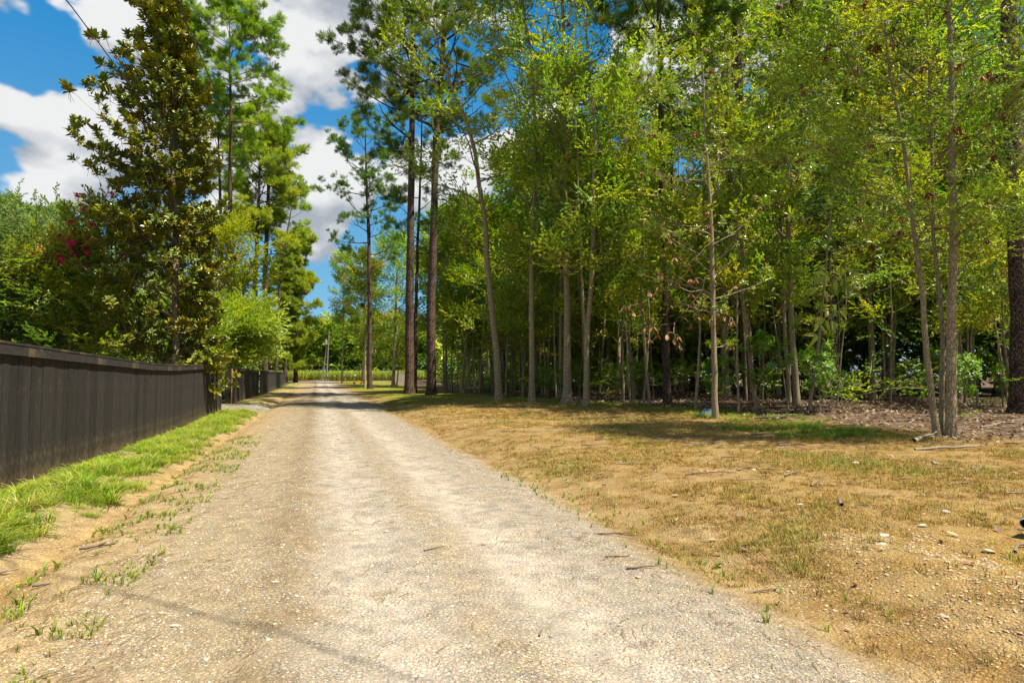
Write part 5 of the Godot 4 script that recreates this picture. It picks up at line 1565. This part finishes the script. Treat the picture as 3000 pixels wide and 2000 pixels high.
func extrude(mb: MB, outline: Array, depth: float, xf := Transform3D()) -> void:
	var m := outline.size()
	var area := 0.0
	for i in m: area += outline[i].cross(outline[(i + 1) % m])
	if area < 0.0:
		outline = outline.duplicate()
		outline.reverse()
	var cen := Vector2.ZERO
	for q in outline: cen += q
	cen /= m
	for i in m:
		var a: Vector2 = outline[i]; var b: Vector2 = outline[(i + 1) % m]
		var A := xf * Vector3(a.x, a.y, 0); var B := xf * Vector3(b.x, b.y, 0)
		var A2 := xf * Vector3(a.x, a.y, depth); var B2 := xf * Vector3(b.x, b.y, depth)
		mb.face(A2, A, B, B2)
		var c0 := xf * Vector3(cen.x, cen.y, 0); var c1 := xf * Vector3(cen.x, cen.y, depth)
		var nn := (xf.basis * Vector3(0, 0, 1)).normalized()
		var i0 := mb.p(c1, nn); mb.p(A2, nn); mb.p(B2, nn); mb.t3(i0, i0 + 2, i0 + 1)
		var i1 := mb.p(c0, -nn); mb.p(A, -nn); mb.p(B, -nn); mb.t3(i1, i1 + 1, i1 + 2)

func wire(called: String, a: Vector3, m: Vector3, b: Vector3, label: String, r: float) -> void:
	var pts := []; var rad := []
	for seg in [[a, m], [m, b]]:
		var n := 14
		for k in n:
			var t := float(k) / n
			var q: Vector3 = seg[0].lerp(seg[1], t)
			q.y -= sin(PI * t) * seg[0].distance_to(seg[1]) * 0.012
			pts.append(q); rad.append(r)
	pts.append(b); rad.append(r)
	var mb := MB.new()
	mb.tube(pts, rad, 6, false)
	tag(put(called, mb.mesh(true), M["cable"]), label, "power line")

func mower() -> void:
	var x := 5.6; var z := -96.0
	var o := base("mower_deck", Vector3(x, height(x, z), z))
	o.scale = Vector3.ONE * 0.6
	tag(o, "low yellow mower deck parked on the grass beside the lone pine", "mower")
	var t := MB.new()
	extrude(t, [Vector2(-1.0, 0.35), Vector2(-0.9, 0.62), Vector2(-0.2, 0.72), Vector2(0.5, 0.6), Vector2(1.3, 0.5), Vector2(1.35, 0.3), Vector2(0.2, 0.26)], 1.1)
	put("body", t.mesh(true), M["yellow_paint"], o)
	for q in [Vector3(-0.75, 0.28, 1.12), Vector3(0.9, 0.2, 1.12), Vector3(-0.75, 0.28, -0.14), Vector3(0.9, 0.2, -0.14)]:
		t = MB.new()
		t.tube([q - Vector3(0, 0, 0.1), q - Vector3(0, 0, 0.08), q + Vector3(0, 0, 0.08), q + Vector3(0, 0, 0.1)], [q.y * 0.85, q.y, q.y, q.y * 0.85], 16)
		put("wheel", t.mesh(true), M["black_rubber"], o)
	t = MB.new(); t.box(Vector3(-0.55, 0.66, 0.3), Vector3(-0.15, 1.0, 0.8)); put("engine", t.mesh(true), M["black_rubber"], o)

func shed() -> void:
	var x := 10.9; var z := -88.7
	var o := base("board_screen", Vector3(x, height(x, z), z))
	tag(o, "pale weathered board screen glimpsed through leaves behind the forked leafy tree", "screen")
	for k in 7:
		var t := MB.new()
		t.box(Vector3(-0.8 + 0.22 * k, -0.05, 0.0), Vector3(-0.8 + 0.22 * k + 0.19, 1.75 + 0.05 * (k % 3), 0.03))
		put("board", t.mesh(true), M["shed_board"], o)
	for y in [0.4, 1.4]:
		var t2 := MB.new(); t2.box(Vector3(-0.82, y, -0.045), Vector3(0.72, y + 0.1, -0.004)); put("rail", t2.mesh(true), M["shed_board"], o)

func oddments() -> void:
	# crumpled blue tarp by the sapling
	rng.seed = 1200
	var x := 12.0; var z := -17.6
	var mb := MB.new()
	var n := 16
	for j in n + 1:
		for i in n + 1:
			var u := float(i) / n - 0.5; var w := float(j) / n - 0.5
			var r := sqrt(u * u + w * w) * 2.0
			var hh := maxf(0.0, 0.2 * (1.0 - r * r)) + 0.07 * nz.get_noise_2d(u * 260.0, w * 260.0) * (1.2 - r) + 0.012
			mb.p(Vector3(u * 0.72, maxf(hh, 0.005), w * 0.5), Vector3.UP)
	for j in n:
		for i in n:
			var a := j * (n + 1) + i
			mb.q4(a + n + 1, a + n + 2, a + 1, a)
	tag(put("tarp", mb.mesh(false), M["blue_tarp"], null, Transform3D(Basis().rotated(Vector3.UP, 0.3), Vector3(x, height(x, z), z))), "crumpled blue tarp on the ground left of the magnolia sapling", "tarp")
	stick(Vector2(11.85, -17.2), 0.5, 0.75, 0.012, "pale stick leaning across the blue tarp", "", "pale_wood", false)
	# pipe end
	var px := 5.66; var pz := -3.82
	var o := base("pipe_hydrant", Vector3(px, height(px, pz), pz), 0.3)
	o.scale = Vector3.ONE * 0.72
	tag(o, "blue-grey pipe elbow cut off by the right edge of the verge", "pipe")
	var t := MB.new()
	t.tube([Vector3(0.06, -0.1, 0), Vector3(0.06, 0.08, 0), Vector3(0.05, 0.14, 0)], [0.05, 0.042, 0.036], 14)
	put("stand_pipe", t.mesh(true), M["steel_dark"], o)
	t = MB.new()
	t.tube([Vector3(-0.07, 0.18, 0), Vector3(-0.06, 0.18, 0), Vector3(-0.02, 0.185, 0), Vector3(0.22, 0.2, 0)], [0.05, 0.062, 0.066, 0.066], 18)
	var cap := put("cap", t.mesh(true), M["steel_blue"], o)
	t = MB.new()
	t.tube([Vector3(0.02, 0.187, 0), Vector3(0.021, 0.187, 0), Vector3(0.04, 0.188, 0), Vector3(0.041, 0.188, 0)], [0.05, 0.07, 0.07, 0.05], 18)
	put("clamp_ring", t.mesh(true), M["steel_dark"], cap)
	t = MB.new()
	t.tube([Vector3(0.02, 0.24, -0.02), Vector3(0.06, 0.36, -0.03), Vector3(0.13, 0.46, -0.04)], [0.01, 0.01, 0.009], 8)
	put("hose", t.mesh(true), M["black_rubber"], o)
	# pine cone beside it
	var pc := base("pine_cone", Vector3(5.5, height(5.5, -3.62), -3.62), 0.4)
	tag(pc, "open black pine cone lying at the pipe", "pine cone")
	for k in 40:
		var tt := float(k) / 40.0
		var az := k * 2.4
		var rad := 0.035 * sin(PI * (0.15 + 0.8 * tt))
		var sm := MB.new()
		leaf_big(sm, Vector3((tt - 0.5) * 0.1, 0.03, 0), (Vector3(0.5, 0, 0) + Vector3(0, cos(az), sin(az))).normalized(), Vector3(-1, 0, 0), rad, rad * 0.9, 0.2)
		put("scale", sm.mesh(false), M["black_rubber"], pc)

func vines() -> void:
	# thin vines hanging behind the crooked sapling
	rng.seed = 1300
	var o := base("hanging_vine", Vector3(17.4, 0, -17.9))
	tag(o, "tangle of thin bare vines hanging between sapling and three-stem clump", "vine")
	for k in 9:
		var mb := MB.new()
		var pts := []; var rad := []
		var p := Vector3(rr(-0.25, 0.25), 0.1, rr(-0.2, 0.2))
		for j in 12:
			pts.append(p); rad.append(0.008 if k < 3 else 0.005)
			p += Vector3(rr(-0.12, 0.12) - p.x * 0.25, rr(0.35, 0.75), rr(-0.1, 0.1) - p.z * 0.2)
		mb.tube(pts, rad, 5, false)
		put("stem", mb.mesh(true), M["pale_wood"], o)
	# a long dead branch arched between sapling and clump
	var ab := base("fallen_limb", Vector3(12.1, height(12.1, -12.5), -12.5))
	tag(ab, "long thin dead limb arching low behind the three-stem clump", "branch")
	var am := MB.new()
	var ap := []; var ar := []
	for q in V([0, 0.55, 0, 0.5, 0.8, 0.16, 1.2, 0.95, 0.37, 1.6, 1.0, 0.49, 2.1, 0.97, 0.64, 2.9, 0.75, 0.8, 3.8, 0.1, 1.0]):
		ap.append(q); ar.append(0.013)
	am.tube(ap, ar, 7)
	put("stem", am.mesh(true), M["dead_wood"], ab)
	am = MB.new()
	am.tube([Vector3(0, 0.55, 0), Vector3(-0.25, 0.3, 0.1), Vector3(-0.5, 0.0, 0.1)], [0.012, 0.009, 0.006], 6)
	put("side_twig", am.mesh(true), M["dead_wood"], ab)

# ---------------------------------------------------------------- sky
func make_sky() -> Sky:
	var w := 3072; var h := 1536
	var a := FastNoiseLite.new(); a.seed = 5; a.noise_type = FastNoiseLite.TYPE_SIMPLEX_SMOOTH; a.frequency = 1.0; a.fractal_octaves = 6; a.fractal_gain = 0.52
	var b := FastNoiseLite.new(); b.seed = 9; b.noise_type = FastNoiseLite.TYPE_SIMPLEX_SMOOTH; b.frequency = 1.0; b.fractal_octaves = 3
	# where the photograph shows cloud (+) and clear blue (-): azimuth, elevation, spreads, amount
	var lumps := [[-25.0, 19.0, 5.0, 4.0, 0.5], [-16.5, 18.0, 6.0, 4.0, 0.5], [-12.0, 22.0, 4.0, 4.0, 0.35], [-6.0, 24.0, 6.0, 9.0, 1.0], [1.0, 19.0, 7.0, 10.0, 1.2], [4.0, 12.0, 6.0, 6.0, 0.9], [-1.5, 9.5, 2.2, 2.4, 0.45], [1.5, 5.0, 4.0, 1.6, 0.25],
		[-20.0, 26.0, 4.5, 4.0, -0.8], [-22.0, 11.5, 6.0, 3.0, -0.7], [-18.0, 9.0, 5.0, 3.0, -0.5], [-3.5, 6.5, 1.5, 1.5, -0.3], [2.0, 6.5, 5.0, 3.0, 0.4], [6.0, 10.0, 5.0, 4.0, 0.4], [16.0, 25.5, 4.0, 4.0, -0.6], [8.5, 8.0, 3.0, 4.0, 0.3], [12.0, 18.0, 4.0, 3.0, 0.4], [34.0, 24.0, 8.0, 5.0, 0.3], [25.0, 28.0, 4.0, 4.0, -0.5]]
	var data := PackedByteArray(); data.resize(w * h * 3)
	var low := Color(0.3, 0.36, 0.3)
	for y in h:
		var el := (0.5 - (y + 0.5) / h) * PI
		var sy := sin(el); var cy := cos(el)
		if sy < -0.02:
			for x in w:
				var i := (y * w + x) * 3
				data[i] = 120; data[i + 1] = 128; data[i + 2] = 112
			continue
		var eld := rad_to_deg(el)
		var t := pow(clampf(sy, 0, 1), 0.55)
		var blue := Color(0.15, 0.29, 0.37).lerp(Color(0.007, 0.1, 0.24), clampf(t * 1.5, 0, 1))
		for x in w:
			var az := ((x + 0.5) / w - 0.5) * TAU
			var d := Vector3(sin(az) * cy, sy, -cos(az) * cy)
			var q := d * 3.4
			q.y *= 1.7
			var n := a.get_noise_3dv(q)
			var big := b.get_noise_3dv(d * 1.5)
			var bias := 0.12 + 0.3 * big
			var azd := rad_to_deg(az)
			if azd > -50.0 and azd < 60.0 and eld < 45.0:
				for e in lumps:
					var ux: float = (azd - e[0]) / e[2]; var uy: float = (eld - e[1]) / e[3]
					var r2 := ux * ux + uy * uy
					if r2 < 6.0: bias += e[4] * exp(-r2)
			var dens := n * 1.1 + minf(bias, 0.62)
			var al := sst(0.02, 0.13, dens)
			var c := blue
			if al > 0.0:
				var n2 := a.get_noise_3dv(q + Vector3(0.06, 0.22, -0.03))
				var lit := clampf(0.74 + (n - n2) * 3.0 - 0.6 * sst(0.2, 0.7, dens) + 0.5 * b.get_noise_3dv(d * 9.0), 0.0, 1.0)
				var cl := Color(0.165, 0.18, 0.2).lerp(Color(0.345, 0.345, 0.343), lit)
				c = blue.lerp(cl, al * 0.97)
			var s := Color(c.r, c.g, c.b).linear_to_srgb()
			var i := (y * w + x) * 3
			data[i] = int(clampf(s.r, 0, 1) * 255.0); data[i + 1] = int(clampf(s.g, 0, 1) * 255.0); data[i + 2] = int(clampf(s.b, 0, 1) * 255.0)
	var m := PanoramaSkyMaterial.new()
	m.panorama = ImageTexture.create_from_image(Image.create_from_data(w, h, false, Image.FORMAT_RGB8, data))
	var s2 := Sky.new()
	s2.sky_material = m
	return s2

func tell_apart() -> void:
	var same := {}
	for o in get_children():
		if o.has_meta("category") and o.get_meta("kind", "") == "":
			var l: String = o.get_meta("label")
			if not same.has(l): same[l] = []
			same[l].append(o)
	var nth := ["leftmost", "second", "third", "fourth", "fifth", "sixth", "seventh", "eighth", "ninth", "tenth", "eleventh", "twelfth"]
	for l in same:
		var list: Array = same[l]
		if list.size() < 2: continue
		list.sort_custom(func(a, b): return atan2(a.position.x, -a.position.z) < atan2(b.position.x, -b.position.z))
		for i in mini(list.size(), nth.size()):
			list[i].set_meta("label", l + (", leftmost of these" if i == 0 else ", %s from left" % nth[i]))

func _ready() -> void:
	nz.seed = 3; nz.frequency = 0.03; nz.fractal_octaves = 4
	nz2.seed = 4; nz2.frequency = 0.03; nz2.fractal_octaves = 3
	var t0 := Time.get_ticks_msec()
	var cam := Camera3D.new()
	cam.name = "camera"
	add_child(cam)
	cam.position = Vector3(0, 1.44, 0)
	cam.rotation_degrees = Vector3(3.094, -17.1, 0)
	cam.fov = 56.79
	cam.near = 0.05
	cam.far = 2000.0
	cam.current = true
	var env := Environment.new()
	env.background_mode = Environment.BG_SKY
	env.sky = make_sky()
	env.background_energy_multiplier = 1.0
	env.tonemap_mode = Environment.TONE_MAPPER_LINEAR
	env.tonemap_exposure = 2.6
	env.sdfgi_enabled = true
	env.ssao_enabled = true
	env.ssil_enabled = true
	var we := WorldEnvironment.new()
	we.name = "world"
	we.environment = env
	add_child(we)
	var sun := DirectionalLight3D.new()
	sun.name = "sun"
	add_child(sun)
	sun.look_at_from_position(SUN_TO * 50.0, Vector3.ZERO, Vector3(0, 0, 1))
	sun.light_energy = 1.6
	sun.light_color = Color(1.0, 0.955, 0.87)
	sun.light_angular_distance = 0.53
	sun.shadow_enabled = true
	print("sky ", Time.get_ticks_msec() - t0)
	make_materials()
	for k in 4:
		mat("stone_%d" % k, [lin(0.34, 0.3, 0.22), lin(0.28, 0.25, 0.2), lin(0.4, 0.36, 0.29), lin(0.32, 0.25, 0.15)][k], 0.9)
	mat("shed_board", lin(0.3, 0.27, 0.22), 0.85)
	make_sprays()
	print("materials ", Time.get_ticks_msec() - t0)
	build_ground()
	print("ground ", Time.get_ticks_msec() - t0)
	fences()
	print("fences ", Time.get_ticks_msec() - t0)
	plant_trees()
	print("trees ", Time.get_ticks_msec() - t0)
	deep_wood()
	thin_stems()
	undergrowth()
	print("wood ", Time.get_ticks_msec() - t0)
	far_end()
	vines()
	oddments()
	sticks()
	print("things ", Time.get_ticks_msec() - t0)
	grasses()
	litter()
	gravel()
	tell_apart()
	print("done ", Time.get_ticks_msec() - t0)
